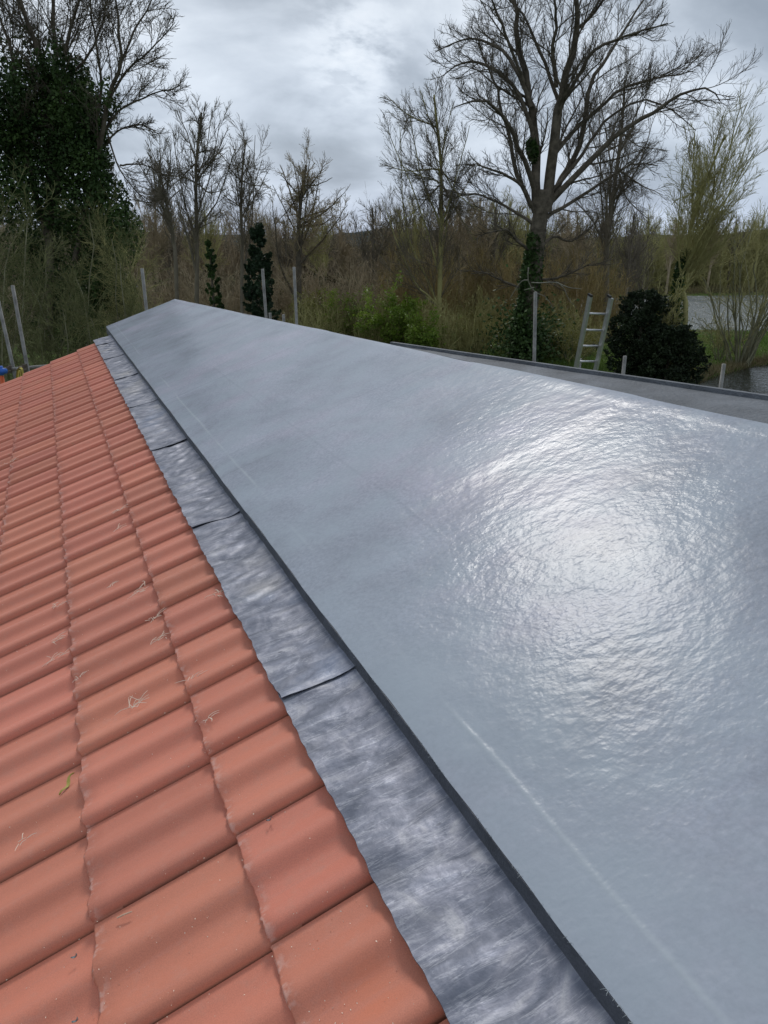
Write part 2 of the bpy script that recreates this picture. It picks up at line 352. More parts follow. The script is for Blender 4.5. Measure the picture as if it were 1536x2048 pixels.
def mat_lead():
    m, nt, b = mat_new('milled_lead')
    geo = node(nt, 'ShaderNodeNewGeometry'); P = geo.outputs['Position']; oi = node(nt, 'ShaderNodeObjectInfo')
    def nz(s, d=3.0, r=0.5, sc=None, dist=0.0):
        n = node(nt, 'ShaderNodeTexNoise', i_Scale=s, i_Detail=d, i_Roughness=r, i_Distortion=dist)
        mpp = node(nt, 'ShaderNodeMapping'); mpp.inputs['Scale'].default_value = sc or (1, 1, 1); lk(nt, P, mpp.inputs[0]); lk(nt, mpp.outputs[0], n.inputs['Vector'])
        return n.outputs[0]
    a = nz(9, 6, .6, (1, 1, 1), 1.2); s1 = nz(16, 4, .6, (0.5, 1.6, 0.5), .5); s2 = nz(45, 4, .6, (1.3, .7, 1), 1.2)
    col = ramp(nt, a, [(0.32, (0.15, 0.165, 0.205)), (0.46, (0.20, 0.215, 0.26)), (0.57, (0.275, 0.285, 0.33)), (0.70, (0.40, 0.405, 0.43))])
    col = mixc(nt, 1.0, col, ramp(nt, s1, [(0.3, 0.85), (0.7, 1.10)]), 'MULTIPLY')
    col = mixc(nt, ramp(nt, s2, [(0.56, 0.0), (0.66, 0.45)]), col, (0.20, 0.215, 0.25))
    bl = nz(3.1, 2, .5); col = mixc(nt, ramp(nt, bl, [(0.60, 0.0), (0.72, 0.45)]), col, (0.19, 0.25, 0.36))
    wm = nz(2.3, 3, .5, (1, 1, 1.7)); col = mixc(nt, ramp(nt, wm, [(0.60, 0.0), (0.72, 0.3)]), col, (0.52, 0.49, 0.42))
    sx = node(nt, 'ShaderNodeSeparateXYZ'); lk(nt, P, sx.inputs[0])
    ph = mth(nt, 'ADD', mth(nt, 'MULTIPLY', sx.outputs[1], math.pi/0.15), mth(nt, 'MULTIPLY', nz(5, 3, .5), 5.0))
    cr = mth(nt, 'MULTIPLY', mth(nt, 'POWER', mth(nt, 'ABSOLUTE', mth(nt, 'SINE', ph)), 40.0), ramp(nt, nz(6, 2, .5, (1, 1.7, 1)), [(0.45, 0.0), (0.6, 1.0)]))
    col = mixc(nt, mth(nt, 'MULTIPLY', cr, 0.5), col, (0.13, 0.14, 0.17))
    sm = nz(14, 5, .7, (.35, 2.4, .35), 1.6); col = mixc(nt, ramp(nt, sm, [(0.53, 0.0), (0.57, 0.5), (0.60, 0.0)]), col, (0.46, 0.47, 0.50))
    vo = node(nt, 'ShaderNodeTexVoronoi', i_Scale=9.0); mv = node(nt, 'ShaderNodeMapping'); mv.inputs['Scale'].default_value = (1.0, 1.8, 1); lk(nt, P, mv.inputs[0]); lk(nt, mv.outputs[0], vo.inputs['Vector'])
    col = mixc(nt, ramp(nt, vo.outputs['Distance'], [(0.05, 0.7), (0.075, 0.0)]), col, (0.14, 0.15, 0.18))
    col = mixc(nt, 1.0, col, (0.70, 0.71, 0.75), 'MULTIPLY')
    lk(nt, col, b.inputs['Base Color']); b.inputs['Metallic'].default_value = 0.72
    lk(nt, ramp(nt, nz(20, 5, .65), [(0.3, 0.46), (0.7, 0.68)]), b.inputs['Roughness'])
    h = mth(nt, 'ADD', mth(nt, 'MULTIPLY', nz(18, 4, .55, (.5, 1.5, .5), .4), 1.0), mth(nt, 'MULTIPLY', nz(60, 3, .6), 0.35)); h = mth(nt, 'SUBTRACT', h, mth(nt, 'MULTIPLY', cr, 0.45))
    bp = node(nt, 'ShaderNodeBump', i_Strength=0.8, i_Distance=0.0026); lk(nt, h, bp.inputs['Height']); lk(nt, bp.outputs[0], b.inputs['Normal'])
    return m
M_LEAD = mat_lead()
M_TRIM = mat_simple('dark_grey_edge_trim', (0.085, 0.090, 0.108), 0.55, 0, .2, 12, .3, 120)
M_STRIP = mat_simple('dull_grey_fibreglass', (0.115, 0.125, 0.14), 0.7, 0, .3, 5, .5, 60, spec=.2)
M_FELT = mat_simple('black_underlay', (0.02, 0.018, 0.016), 0.9)
M_BRICK = mat_simple('house_brickwork', (0.30, 0.15, 0.10), 0.9, 0, .25, 12)
M_GALV = mat_simple('weathered_galvanised_tube', (0.20, 0.20, 0.19), 0.6, 0.3, .35, 9, .3, 80)
M_ALU = mat_simple('ladder_aluminium', (0.50, 0.51, 0.53), 0.42, 0.7, .12, 20)

# ------------------------------------------------------------------ the house and its roof
S = 0.3739; CS, SN = math.cos(S), math.sin(S)
G = 0.3349; V0 = -0.0911; Z0 = -1.3545; U0 = 1.385; U_END = 10.16
house = empty('house', (0, 0, -6), 'house with red tiled roof slope, lead flashing and glossy grey fibreglass upper roof', 'house')
HB = np.array([0, 0, -6.0])
def hpart(name, me): return link(name, me, house)

# tile cross-section: two asymmetric rolls in a 0.30 m cover width
def prof(u):
    x = (u % 0.15)/0.15
    a = np.clip(x/0.36, 0, 1); b_ = np.clip((x-0.36)/0.52, 0, 1)
    up = 0.5-0.5*np.cos(np.pi*a); dn = 0.5+0.5*np.cos(np.pi*b_)
    return 0.023*np.where(x < 0.36, up, dn)
def tile_mesh(g, i, length=0.40):
    uu = np.linspace(0.003, 0.2955, 27); vv = np.array([0, 0.004, 0.05, 0.2, 0.40])*(length/.4)**1; vv[1] = .004
    h = prof(uu+0.030); h[uu > .27] = 0.0
    h[0] -= 0.0015
    rows = []
    for v in vv:
        lift = 0.018*(1-v/0.335)-(0.0025 if v == 0 else 0)
        rag = (g.normal(size=len(uu))*0.0016) if v == 0 else 0
        rows.append(np.stack([np.full(len(uu), v)+rag, uu, h+lift], 1))
    low = rows[0].copy(); low[:, 2] -= 0.013; low[:, 0] += 0.002
    n = len(uu); V = np.concatenate([low]+rows); F = []
    for r in range(len(vv)):
        for k in range(n-1): F.append([r*n+k, r*n+k+1, (r+1)*n+k+1, (r+1)*n+k])
    # near side edge: a 12 mm face that stands over the next tile's water channel
    m = len(V); side = np.array([[v, uu[0], 0.0] for v in vv]); side[:, 2] = [rows[q][0, 2]-0.030 for q in range(len(vv))]
    V = np.vstack([V, side])
    for q in range(len(vv)-1): F.append([m+q, (q+1)*n, (q+2)*n, m+q+1])
    me = mesh_np('roof_tile', V, np.array(F)[:, ::-1], M_TILE, True)
    return me
g = np.random.default_rng(3)
tile_meshes = [tile_mesh(g, i) for i in range(5)]; tile_short = [tile_mesh(g, i, 0.247) for i in range(4)]
ax = [(CS, 0, SN), (0, 1, 0), (-SN, 0, CS)]
first = True
n_cols = [-6, -5, -4, -3, -2, -1, 0, 1]
iu = np.arange(-4, 29)
for c in n_cols:
    for i in iu:
        u = U0+0.3*i
        if len([1]) and c < -3 and u < 1.5: continue
        o = hpart('roof_tile', tile_short[int(g.integers(4))] if c == 1 else tile_meshes[int(g.integers(5))])
        base = np.array([V0+G*CS*c, u, Z0+G*SN*c]) - np.array([-SN, 0, CS])*0.030 + g.normal(size=3)*np.array([.0012, .0009, .0008])
        o.location = tuple(base-HB)
        o.rotation_euler = (g.normal()*0.0025, -S, g.normal()*0.0018)
# underlay / battens below the tiles
def slab(name, pts_top, th, mat, parent=house, off=HB):
    p = np.array(pts_top, float); q = p-np.array([0, 0, th]); n = len(p)
    V = np.vstack([p, q])-off
    me = bpy.data.meshes.new(name)
    F = [list(range(n)), list(range(2*n-1, n-1, -1))]+[[(i+1) % n, i, n+i, n+(i+1) % n] for i in range(n)]
    me.from_pydata([tuple(v) for v in V], [], F); me.update(); me.materials.append(mat)
    return link(name, me, parent)
def rp(v, u, off=0.0): # on the tile plane
    return (v-SN*off, u, Z0+(v-V0)*math.tan(S)+CS*off)
E_V = V0+G*CS*(-6)
slab('roof_underlay', [rp(E_V+.02, -.2, -.05), rp(E_V+.02, 10.08, -.05), rp(.66, 10.08, -.05), rp(.66, -.2, -.05)], .03, M_FELT)
# verge: mortar bedding under the end tiles
slab('verge_board', [rp(E_V+.05, 10.085, -.035), rp(E_V+.05, 10.11, -.035), rp(.62, 10.11, -.035), rp(.62, 10.085, -.035)], .14, mat_simple('brown_verge_board', (.10, .06, .05), .7))

# ---- lead flashing, one sheet per part, each dressed over the tile rolls
def lead_sheet(ua, ub, seed, lap):
    g = np.random.default_rng(seed)
    nu = max(12, int((ub-ua)/0.0085)); nv = 20
    u = np.linspace(ua, ub, nu); t = np.linspace(0, 1, nv)
    U, T = np.meshgrid(u, t, indexing='ij')
    wob = 0.002*np.sin(U*13+seed)+0.0012*np.sin(U*41+seed*2)+0.0012*np.sin(U*97+seed*3)
    Vv = 0.424+wob*(1-T)+T*0.226
    zt = Z0+(0.424-V0)*math.tan(S)+0.013
    rise = (Vv-0.424)*0.20
    z = zt+rise+0.016*np.clip((T-.6)/.4, 0, 1)**2
    roll = prof(U-U0+0.030)
    z += (roll-0.008)*(0.36*np.exp(-(T/0.5)**2))
    # crumpled dressing marks running up the sheet
    rp_ = np.zeros_like(U)
    for k in range(26):
        f = g.uniform(35, 130); ph = g.uniform(0, 6.28); sk = g.normal()*3.2; um = g.uniform(ua, ub); w = g.uniform(.12, .5)
        tm = g.uniform(.25, .85); tw = g.uniform(.25, .5)
        rp_ += np.sin(U*f+T*sk*2+ph)*np.exp(-((U-um)/w)**2)*np.exp(-((T-tm)/tw)**2)/(f/50)
    z += rp_*np.interp(U, [0, 1.6, 2.6, 11], [.0005, .0007, .0022, .0028])
    z += 0.0012*np.sin(U*9+seed)*np.sin(T*4+seed)
    # the near end of the farther sheet lies on top of the nearer sheet
    ramp_ = np.clip((U-ua)/0.22, 0, 1); z += 0.0065*(1-ramp_)
    z[0, :] += 0.001*g.random(nv)
    P = np.stack([Vv, U, z], -1).reshape(-1, 3)
    # thickness: underside skirt 2.5 mm
    Q = P.copy(); Q[:, 2] -= 0.0022
    V = np.vstack([P, P, Q])-HB; n = nu*nv
    idx = np.arange(n).reshape(nu, nv)
    F = np.stack([idx[:-1, :-1], idx[1:, :-1], idx[1:, 1:], idx[:-1, 1:]], -1).reshape(-1, 4)[:, ::-1]
    def skirt(e): return np.stack([e[:-1]+n, e[1:]+n, e[1:]+2*n, e[:-1]+2*n], 1)
    F = np.concatenate([F, skirt(idx[0, :]), skirt(idx[:, 0][::-1]), skirt(idx[-1, :][::-1])])
    return hpart('lead_sheet', mesh_np('lead_sheet', V, F, M_LEAD, True))
laps = [-0.2, 1.70, 3.08, 4.45, 5.75, 7.05, 8.35, 9.55, 10.20]
for k in range(len(laps)-1):
    o = lead_sheet(laps[k], laps[k+1]+(0.12 if k < len(laps)-2 else 0), 11+k, True)

# ---- glossy fibreglass roof
EV, EZ, KS = 0.632, -1.045, 0.348
def gz(v): return EZ+KS*(v-EV)
apex = np.array([1.546, 10.885]); near_r = np.array([2.058, 1.732])
dr = (near_r-apex)/(near_r[1]-apex[1])     # d(v)/d(u)
UN = -1.6
def rv(u): return apex[0]+dr[0]*(u-apex[1])
nu, nv = 420, 44
us = UN+(apex[1]-UN)*np.linspace(0, 1, nu)
Pg = []
for u in us:
    v = EV+(rv(u)-EV)*np.linspace(0, 1, nv)**1.0
    Pg.append(np.stack([v, np.full(nv, u), gz(v)], 1))
Pg = np.array(Pg)
gu, gv = Pg[..., 1], Pg[..., 0]
und = 0.0016*np.sin(gu*2.1+gv*1.3)+0.0012*np.sin(gu*4.7-gv*3)+0.0009*np.sin(gv*9+gu)
for s_, u0 in ((1, 5.42), (-1, 3.47), (1, 2.3), (-1, 7.4)): und += 0.0016*s_*np.tanh((gu-u0)/0.03)*np.exp(-((gu-u0)/0.5)**2)
edge = np.clip((gv-EV)/0.03, 0, 1); und = und*edge-0.006*(1-edge)**2
# raised bead along the ridge
dd = np.abs(gv-(rv(gu)-0.035)); und += 0.004*np.exp(-(dd/0.018)**2)
Pg[..., 2] += und
Pg[..., 0] += (0.0016*np.sin(gu*5.3)+0.0011*np.sin(gu*13.7+1)+0.0007*np.sin(gu*31))*(1-edge)+(0.004*np.sin(gu*3.1)+0.0025*np.sin(gu*7.9+2))*np.clip(1-(rv(gu)-gv)/0.05, 0, 1)
idx = np.arange(nu*nv).reshape(nu, nv)
F = np.stack([idx[:-1, :-1], idx[1:, :-1], idx[1:, 1:], idx[:-1, 1:]], -1).reshape(-1, 4)[:, ::-1]
hpart('fibreglass_roof', mesh_np('fibreglass_roof', Pg.reshape(-1, 3)-HB, F, M_GRP, True))
# eave edge trim: dark vertical face with small return
def prism(name, path_top, depth, th, mat, dirn):
    """vertical board below a polyline, thickness th towards dirn"""
    p = np.array(path_top, float); d = np.array(dirn, float)*th; z = np.array([0, 0, depth]); n = len(p)
    V = np.concatenate([p, p-z, p-z+d, p+d])-HB; F = []
    for i in range(n-1):
        for a in range(4):
            b_ = (a+1) % 4; F.append([a*n+i, b_*n+i, b_*n+i+1, a*n+i+1])
    F += [[0, 3*n, 2*n, n], [n-1, 2*n-1, 3*n-1, 4*n-1]]
    return hpart(name, mesh_np(name, V, np.array(F)[:, ::-1], mat, False))
prism('eaves_trim', [(EV-0.001+0.0012*math.sin(u*5.3), u, EZ-0.0075) for u in np.linspace(UN, 10.885, 160)], 0.075, 0.03, M_TRIM, (1, 0, 0))
prism('end_trim', [(EV, 10.884, EZ-.008), (apex[0], 10.884, gz(apex[0])-.008)], 0.10, -0.03, M_TRIM, (0, 1, 0))
g = np.random.default_rng(44); a_ = Acc()
for k in range(260):
    u = 0.35+g.random()**1.6*3.0; L_ = g.uniform(.003, .009); s = np.array([EV+g.uniform(-.001, .004), u, EZ-.005])
    d = nrm(np.array([-1, g.normal()*.9, g.uniform(-.5, .6)])); tube(a_, [s, s+d*L_*.5, s+d*L_+np.array([0, 0, -.001])], [.0004, .0003, .0002], 3, False)
fb = hpart('stray_fibre', a_.mesh('stray_fibre', mat_simple('glass_fibre', (.35, .38, .40), .4), origin=HB)); fb['kind'] = 'stuff'
# far, duller strip beyond the ridge
A2 = pix(780, 686); tA = (EZ-KS*EV)/(A2[2]-KS*A2[0]); A3 = A2*tA
Fd = pix(1536, 795); FAR = Fd*(3.15/np.hypot(Fd[0], Fd[1])); dirf = (FAR-A3); FARX = A3+dirf*2.6
R2 = np.array([rv(UN), UN, gz(rv(UN))])
rows = []
for s_ in np.linspace(0, 1, 60):
    a = A3*(1-s_)+R2*s_; b_ = A3*(1-s_)+FARX*s_
    rows.append([a*(1-t)+b_*t - np.array([0, 0, 0.010 if t == 0 else 0.010+0.0015*math.sin(s_*50+t*9)]) for t in np.linspace(0, 1, 8)])
rows = np.array(rows); idx = np.arange(60*8).reshape(60, 8)
F = np.stack([idx[:-1, :-1], idx[1:, :-1], idx[1:, 1:], idx[:-1, 1:]], -1).reshape(-1, 4)
hpart('rear_roof_strip', mesh_np('rear_roof_strip', rows.reshape(-1, 3)-HB, F, M_STRIP, True))
nrm_far = nrm(np.cross(dirf, [0, 0, 1.0]))
if nrm_far@(A3-R2) < 0: pass
prism('rear_edge_trim', [tuple(A3*(1-s_)+FARX*s_+np.array([0, 0, .006])) for s_ in np.linspace(0, 1, 30)], 0.10, 0.025, M_STRIP, tuple(-nrm_far if nrm_far@(R2-A3) > 0 else nrm_far))
prism('ridge_trim', [(rv(u)+.002, u, gz(rv(u))-.004) for u in np.linspace(A3[1], 10.88, 20)], 0.10, 0.02, M_STRIP, (1, 0, 0))
# walls under the roof
slab('wall', [(E_V+.3, -1.2, -2.35), (E_V+.3, 9.8, -2.35), (1.3, 9.8, -1.25), (FARX[0]-.5, -1.2, -1.25)], 3.75, M_BRICK)

# ---- marks on the lead and bits of debris
def on_tile(x, y, off=0.0):
    d = pix(x, y); n = np.array([-SN, 0, CS]); P0 = np.array([V0, 0, Z0]); return d*((P0@n+off)/(d@n))
M_STRAW = mat_simple('pale_straw', (0.80, 0.68, 0.55), 0.8, 0, .15, 40)
M_STICK = mat_simple('peeled_stick', (0.50, 0.36, 0.26), 0.8, 0, .2, 60)
M_YLEAF = mat_leaf('yellow_leaf', (0.38, 0.33, 0.07), (0.52, 0.46, 0.14), .6, .2, 60)
M_GREYB = mat_simple('grey_resin_flake', (0.20, 0.25, 0.27), 0.5, 0, .2, 90)
TX = np.array([CS, 0, SN]); TY = np.array([0, 1.0, 0]); TN = np.array([-SN, 0, CS])
def straw_tuft(x, y, n, size, seed, label):
    g = np.random.default_rng(seed); c = on_tile(x, y, -0.004); a = Acc()
    for k in range(n):
        th = g.uniform(0, 6.28) if k % 3 else g.normal()*0.5+0.3; L = size*g.uniform(.4, 1.0)
        s = c+(TX*g.normal()+TY*g.normal())*size*.22+TN*g.uniform(.001, .004); d = TX*math.cos(th)+TY*math.sin(th)
        p = [s, s+d*L*.5+TN*size*g.uniform(.02, .18)+(TX*g.normal()+TY*g.normal())*L*.08, s+d*L+TN*size*g.uniform(-.0, .12)]
        tube(a, smooth_path(p, 5), np.array([.0010, .0010, .0009, .0008, .0005]), 4)
    o = link('straw_tuft', a.mesh('straw_tuft', M_STRAW, origin=c)); o.location = tuple(c)
    tag(o, label, 'straw', 'wisps of straw lying on the red tiles')
tufts = [(268, 1412, 12, .055, 'largest wisp of pale straw, on the second tile column from the left'),
         (412, 1437, 10, .035, 'wisp of straw on the tile beside the lead flashing, level with the big straw wisp'),
         (318, 1280, 9, .04, 'straw wisp by the bottom lip of a tile just above the largest wisp'),
         (305, 1238, 8, .045, 'straw wisp tucked at a tile lip, second above the largest wisp'),
         (222, 1172, 8, .03, 'short straw scrap with a cream lump on the middle tiles'),
         (280, 1182, 10, .05, 'thin straw lying along the seam right of the cream scrap'),
         (435, 1192, 9, .045, 'straw wisp next to the edge of the lead sheet'),
         (160, 1357, 6, .03, 'small straw scrap at the left tile joint, left of the largest wisp'),
         (118, 1278, 8, .045, 'straw wisp left of the long course joint, the highest of that pair'),
         (110, 1318, 8, .05, 'straw wisp left of the long course joint, the lowest of that pair'),
         (112, 1215, 7, .045, 'straw wisp on the far left course above the paired wisps'),
         (238, 1020, 6, .05, 'broken straw at the tile lip near the second lead lap'),
         (22, 925, 7, .06, 'straw wisp farthest up the roof by the left picture edge'),
         (235, 1060, 6, .05, 'faint straw scrap just below the broken straw'),
         (45, 1684, 5, .03, 'fine hair-like straw on the lower left tiles'),
         (375, 1365, 7, .04, 'loose straw caught at the lip between the two wisps'),]
for k, (x, y, n, s, l) in enumerate(tufts): straw_tuft(x, y, n, s, 50+k, l)
# yellow leaf
def strip_leaf(x, y, x2, y2, w, name, label, cat, mat, lift=.006, group=None):
    a, b_ = on_tile(x, y, lift-.01), on_tile(x2, y2, lift-.01); n = 9; P = []
    sd = nrm(np.cross(b_-a, TN)); g = np.random.default_rng(int(x))
    for k in range(n):
        t = k/(n-1); c = a+(b_-a)*t+TN*.004*math.sin(t*9)+sd*.004*math.sin(t*7); ww = w*math.sin(math.pi*min(.97, max(.06, t)))*g.uniform(.6, 1.15)
        P += [c-sd*ww+TN*.002, c+TN*.0, c+sd*ww+TN*.0035]
    P = np.array(P); F = []
    for k in range(n-1):
        for q in range(2): F.append([k*3+q, k*3+q+1, k*3+4+q, k*3+3+q])
    V2 = np.vstack([P, P-TN*.0006]); F2 = F+[[a_+n*3 for a_ in f[::-1]] for f in F]
    o = link(name, mesh_np(name, V2-a, np.array(F2), mat, True)); o.location = tuple(a); tag(o, label, cat, group)
strip_leaf(149, 1546, 121, 1591, .006, 'curled_leaf', 'curled yellow-green leaf on the left tiles', 'leaf', M_YLEAF)
a_ = Acc(); p0, p1 = on_tile(234, 1836, -.006), on_tile(264, 1823, -.006); tube(a_, [p0, (p0+p1)/2+TN*.001, p1], [.0016, .0019, .0014], 6)
o = link('wood_splinter', a_.mesh('wood_splinter', M_STICK, origin=p0)); o.location = tuple(p0); tag(o, 'short peeled wood splinter on the lower middle tiles', 'stick')
for k, (x, y, l) in enumerate([(150, 1914, 'blue-grey resin flake on the tiles at the lower left'), (540, 1640, 'blue-grey resin speck on the tile beside the near lead sheet'), (152, 2042, 'blue-grey resin flake at the very bottom left')]):
    strip_leaf(x-7, y+2, x+7, y-4, .003, 'resin_flake', l, 'flake', M_GREYB, .004, 'blue-grey resin flakes on the tiles')
# scattered crumbs
g = np.random.default_rng(5); C = []
for k in range(900):
    x, y = g.uniform(0, 870), g.uniform(1000, 2048)
    if x < 240+ (y-1060)*.62+60: 
        p = on_tile(x, y, -.016); v_, u_ = p[0], p[1]
        fr = ((v_-V0)/(G*CS)) % 1.0
        hh = prof(np.array([u_-U0+0.030]))[0]+.018*(1-fr)-.030+.0005
        C.append(on_tile(x, y, hh))
C = np.array([c for c in C if c[0] < .415]); V, F = leaf_vf(C, np.full(len(C), .0028), g)
o = link('straw_crumbs', mesh_np('straw_crumbs', V, F, M_STRAW)); tag(o, 'fine pale crumbs and dust specks scattered over the red tiles', kind='stuff')
def lead_z(v): return Z0+(0.424-V0)*math.tan(S)+0.013+(v-.424)*.318

# ------------------------------------------------------------------ scaffold poles and ladder
def pole(px, py, D, name='scaffold_pole', label='', lean=(0, 0), zb=-6.0, r=.0242, mat=M_GALV, group='upright scaffold tubes round the roof'):
    top = at(px, py, D); base = np.array([top[0]+lean[0], top[1]+lean[1], zb]); a = Acc()
    tube(a, [base, top], r, 14); tube(a, [top-np.array([0, 0, .002])+nrm(top-base)*.0, top+nrm(top-base)*.0015], r*.8, 14)
    o = link(name, a.mesh(name, mat, True, origin=base)); o.location = tuple(base); tag(o, label, 'scaffold pole', group)
    for p in o.data.polygons: p.use_smooth = len(p.vertices) == 4
    return top, base
LN = RGT*0.0
pole(-4, 600, 10.9, label='scaffold pole cut by the left edge of the picture', lean=RGT[:2]*-.0+np.array([0.35, 0])*0+RGT[:2]*.35)
pole(25, 571, 10.6, label='tall scaffold pole near the left edge, beside the yellow strap', lean=RGT[:2]*.15)
pole(284, 537, 11.6, label='scaffold pole behind the left slope of the grey roof end', lean=RGT[:2]*.05)
pole(525, 538, 13.0, label='scaffold pole in front of the dark conifer', lean=RGT[:2]*.14)
pole(588, 534, 13.0, label='scaffold pole just right of the dark conifer', lean=RGT[:2]*.05)
pole(1071, 584, 11.0, label='tallest scaffold pole, in front of the ivied trunk of the big tree', lean=RGT[:2]*.25)
pole(1160, 717, 11.3, label='short scaffold stub at the foot of the ladder', lean=RGT[:2]*0)
pole(1250, 712, 10.2, label='short scaffold stub in front of the dark yews')
pole(1448, 728, 9.6, label='short scaffold stub in front of the pond, right of the yews')
pole(567, 629, 13.0, label='lowest scaffold stub showing between the two middle poles')
pole(540, 626, 14.0, label='barely showing scaffold stub right at the conifer pole')
# ledger tube at left with couplers
a_ = Acc(); A, B = at(-60, 745, 10.8), at(112, 731, 10.8); tube(a_, [A, B], .0242, 14)
o = link('scaffold_ledger', a_.mesh('scaffold_ledger', M_GALV, True, origin=A)); o.location = tuple(A); tag(o, 'horizontal scaffold tube at the left behind the tiles', 'scaffold tube')
def coupler(px, py, D, label):
    c = at(px, py, D); a_ = Acc(); axm = np.array([RGT, FWD, [0, 0, 1]])
    V, F = box_vf(c, .085, .075, .075, axm); a_.add(V, F); V, F = box_vf(c+RGT*.03+np.array([0, 0, .02]), .03, .10, .09, axm); a_.add(V, F)
    tube(a_, [c-FWD*.03-RGT*.055, c-FWD*.085-RGT*.055], .009, 6); tube(a_, [c+RGT*.05-FWD*.02, c+RGT*.05-FWD*.085], .009, 6)
    o = link('scaffold_coupler', a_.mesh('scaffold_coupler', mat_simple('rusty_coupler', (.12, .10, .08), .6, .5, .4, 60), origin=c)); o.location = tuple(c)
    tag(o, label, 'scaffold clamp', 'clamps on the left scaffold tube')
coupler(15, 741, 10.75, 'steel clamp on the leaning left scaffold pole'); coupler(46, 738, 10.5, 'steel clamp beside the yellow strap')
# blue clamp cap, orange upright, yellow strap
M_BLUE = mat_simple('blue_plastic', (.03, .12, .45), .45); M_ORG = mat_simple('orange_plastic', (.62, .12, .04), .5); M_YEL = mat_simple('yellow_webbing', (.50, .42, .10), .75)
pole(3, 752, 10.2, 'orange_post', 'orange plastic tube below the blue cap at the left edge', zb=-6.0, r=.03, mat=M_ORG, group='site tubes')
a_ = Acc(); c = at(2, 742, 10.2); axm = np.array([RGT, FWD, [0, 0, 1]])
tube(a_, [c-RGT*.075, c-RGT*.02, c+RGT*.075], [.040, .05, .032], 12); tube(a_, [c-np.array([0, 0, .05]), c+np.array([0, 0, .065])], [.036, .030], 12)
o = link('blue_cap', a_.mesh('blue_cap', M_BLUE, True, origin=c)); o.location = tuple(c); tag(o, 'blue plastic tube cap at the left picture edge', 'plastic cap')
a_ = Acc(); pts = smooth_path([at(36, 775, 10.2), at(34, 750, 10.15), at(38, 736, 10.15), at(44, 742, 10.15), at(46, 775, 10.2)], 22)
w = nrm(np.cross(pts[-1]-pts[0], [0, 0, 1.0]))*.03
for k in range(len(pts)-1):
    q = [pts[k]-w, pts[k]+w, pts[k+1]+w, pts[k+1]-w]; t_ = RGT*.006
    a_.add([*q, *[p+t_ for p in q]], [[0, 1, 2, 3], [7, 6, 5, 4], [0, 4, 5, 1], [2, 6, 7, 3]])
pts2 = smooth_path([at(40, 775, 10.1), at(37, 752, 10.05), at(40, 742, 10.05), at(43, 775, 10.1)], 12)
tube(a_, pts2, .008, 6)
o = link('yellow_strap', a_.mesh('yellow_strap', M_YEL, origin=pts[0])); o.location = tuple(pts[0]); tag(o, 'looped yellow strap hanging over the left scaffold tube', 'strap')

# ladder
LT, RT = at(1180, 592, 10.6), at(1218, 594, 10.75); LB, RB = at(1151, 738, 11.0), at(1188, 741, 11.15)
def ext(T, B): d = (B-T); k = (-6.0-T[2])/d[2]; return T+d*k
LG, RG = ext(LT, LB), ext(RT, RB)
lad = empty('ladder', (LG+RG)/2, 'aluminium ladder leaning against the far side of the roof', 'ladder')
lc = (LG+RG)/2; side = nrm(RT-LT); upv = nrm(LT-LG); outv = nrm(np.cross(side, upv))
for T, B in ((LT, LG), (RT, RG)):
    a_ = Acc(); Lg = np.linalg.norm(T-B); V, F = box_vf((T+B)/2, .026, .062, Lg, np.array([side, outv, upv])); a_.add(V, F)
    for s_ in (-1, 1):
        V, F = box_vf((T+B)/2+outv*s_*.031+side*.004, .034, .006, Lg-.002, np.array([side, outv, upv])); a_.add(V, F)
    o = link('rail', a_.mesh('rail', M_ALU, origin=lc), lad)
    a_ = Acc(); V, F = box_vf(T+upv*.012, .036, .072, .03, np.array([side, outv, upv])); a_.add(V, F)
    o = link('end_cap', a_.mesh('end_cap', mat_simple('black_rubber', (.03, .03, .03), .8), origin=lc), lad)
n_r = 26
for k in range(n_r):
    f0 = (631-592)/146.0; step = 0.245
    s_ = 0.25+k*step; pL = LT-upv*s_; pR = RT-upv*s_
    if pL[2] < -5.95: break
    a_ = Acc(); tube(a_, [pL+side*.01, pR-side*.01], .0155, 10); o = link('rung', a_.mesh('rung', M_ALU, True, origin=lc), lad)

# ------------------------------------------------------------------ ground and water
POND = np.array([(9.0, 30), (11.5, 33.8), (14.2, 35.5), (16.8, 38.4), (19.5, 41), (23, 43), (32, 47), (60, 50), (60, 16), (14, 14), (10.5, 22)])
RIVER = np.array([(9, 68), (15, 61), (22, 57.5), (30, 57), (45, 58), (90, 60), (150, 90), (60, 100), (36, 97), (22, 93), (12, 88)])
def inside(px, py, poly):
    c = np.zeros(px.shape, bool); n = len(poly)
    for i in range(n):
        x1, y1 = poly[i]; x2, y2 = poly[(i+1) % n]
        c ^= ((y1 > py) != (y2 > py)) & (px < (x2-x1)*(py-y1)/(y2-y1+1e-12)+x1)
    return c
def pdist(px, py, poly):
    d = np.full(px.shape, 1e9); n = len(poly)
    for i in range(n):
        a, b_ = poly[i], poly[(i+1) % n]; ab = b_-a
        t = np.clip(((px-a[0])*ab[0]+(py-a[1])*ab[1])/(ab@ab), 0, 1)
        d = np.minimum(d, np.hypot(px-a[0]-t*ab[0], py-a[1]-t*ab[1]))
    return d
r_ = np.arange(-70, 150.1, .9); f_ = np.arange(-12, 150.1, .9); RR, FF = np.meshgrid(r_, f_, indexing='ij')
def gheight(RR, FF):
    z = -6+0.10*np.sin(RR*.21+1)*np.sin(FF*.17)+.05*np.sin(RR*.9)*np.sin(FF*.8+1)
    for poly in (POND, RIVER):
        ins = inside(RR, FF, poly); d = pdist(RR, FF, poly)
        z = np.where(ins, z-np.minimum(d, 1.0)*1.0-.12, z-0.12*np.exp(-d/1.2))
    return z
ZZ = gheight(RR, FF)
P = RR[..., None]*RGT+FF[..., None]*FWD; P[..., 2] = ZZ
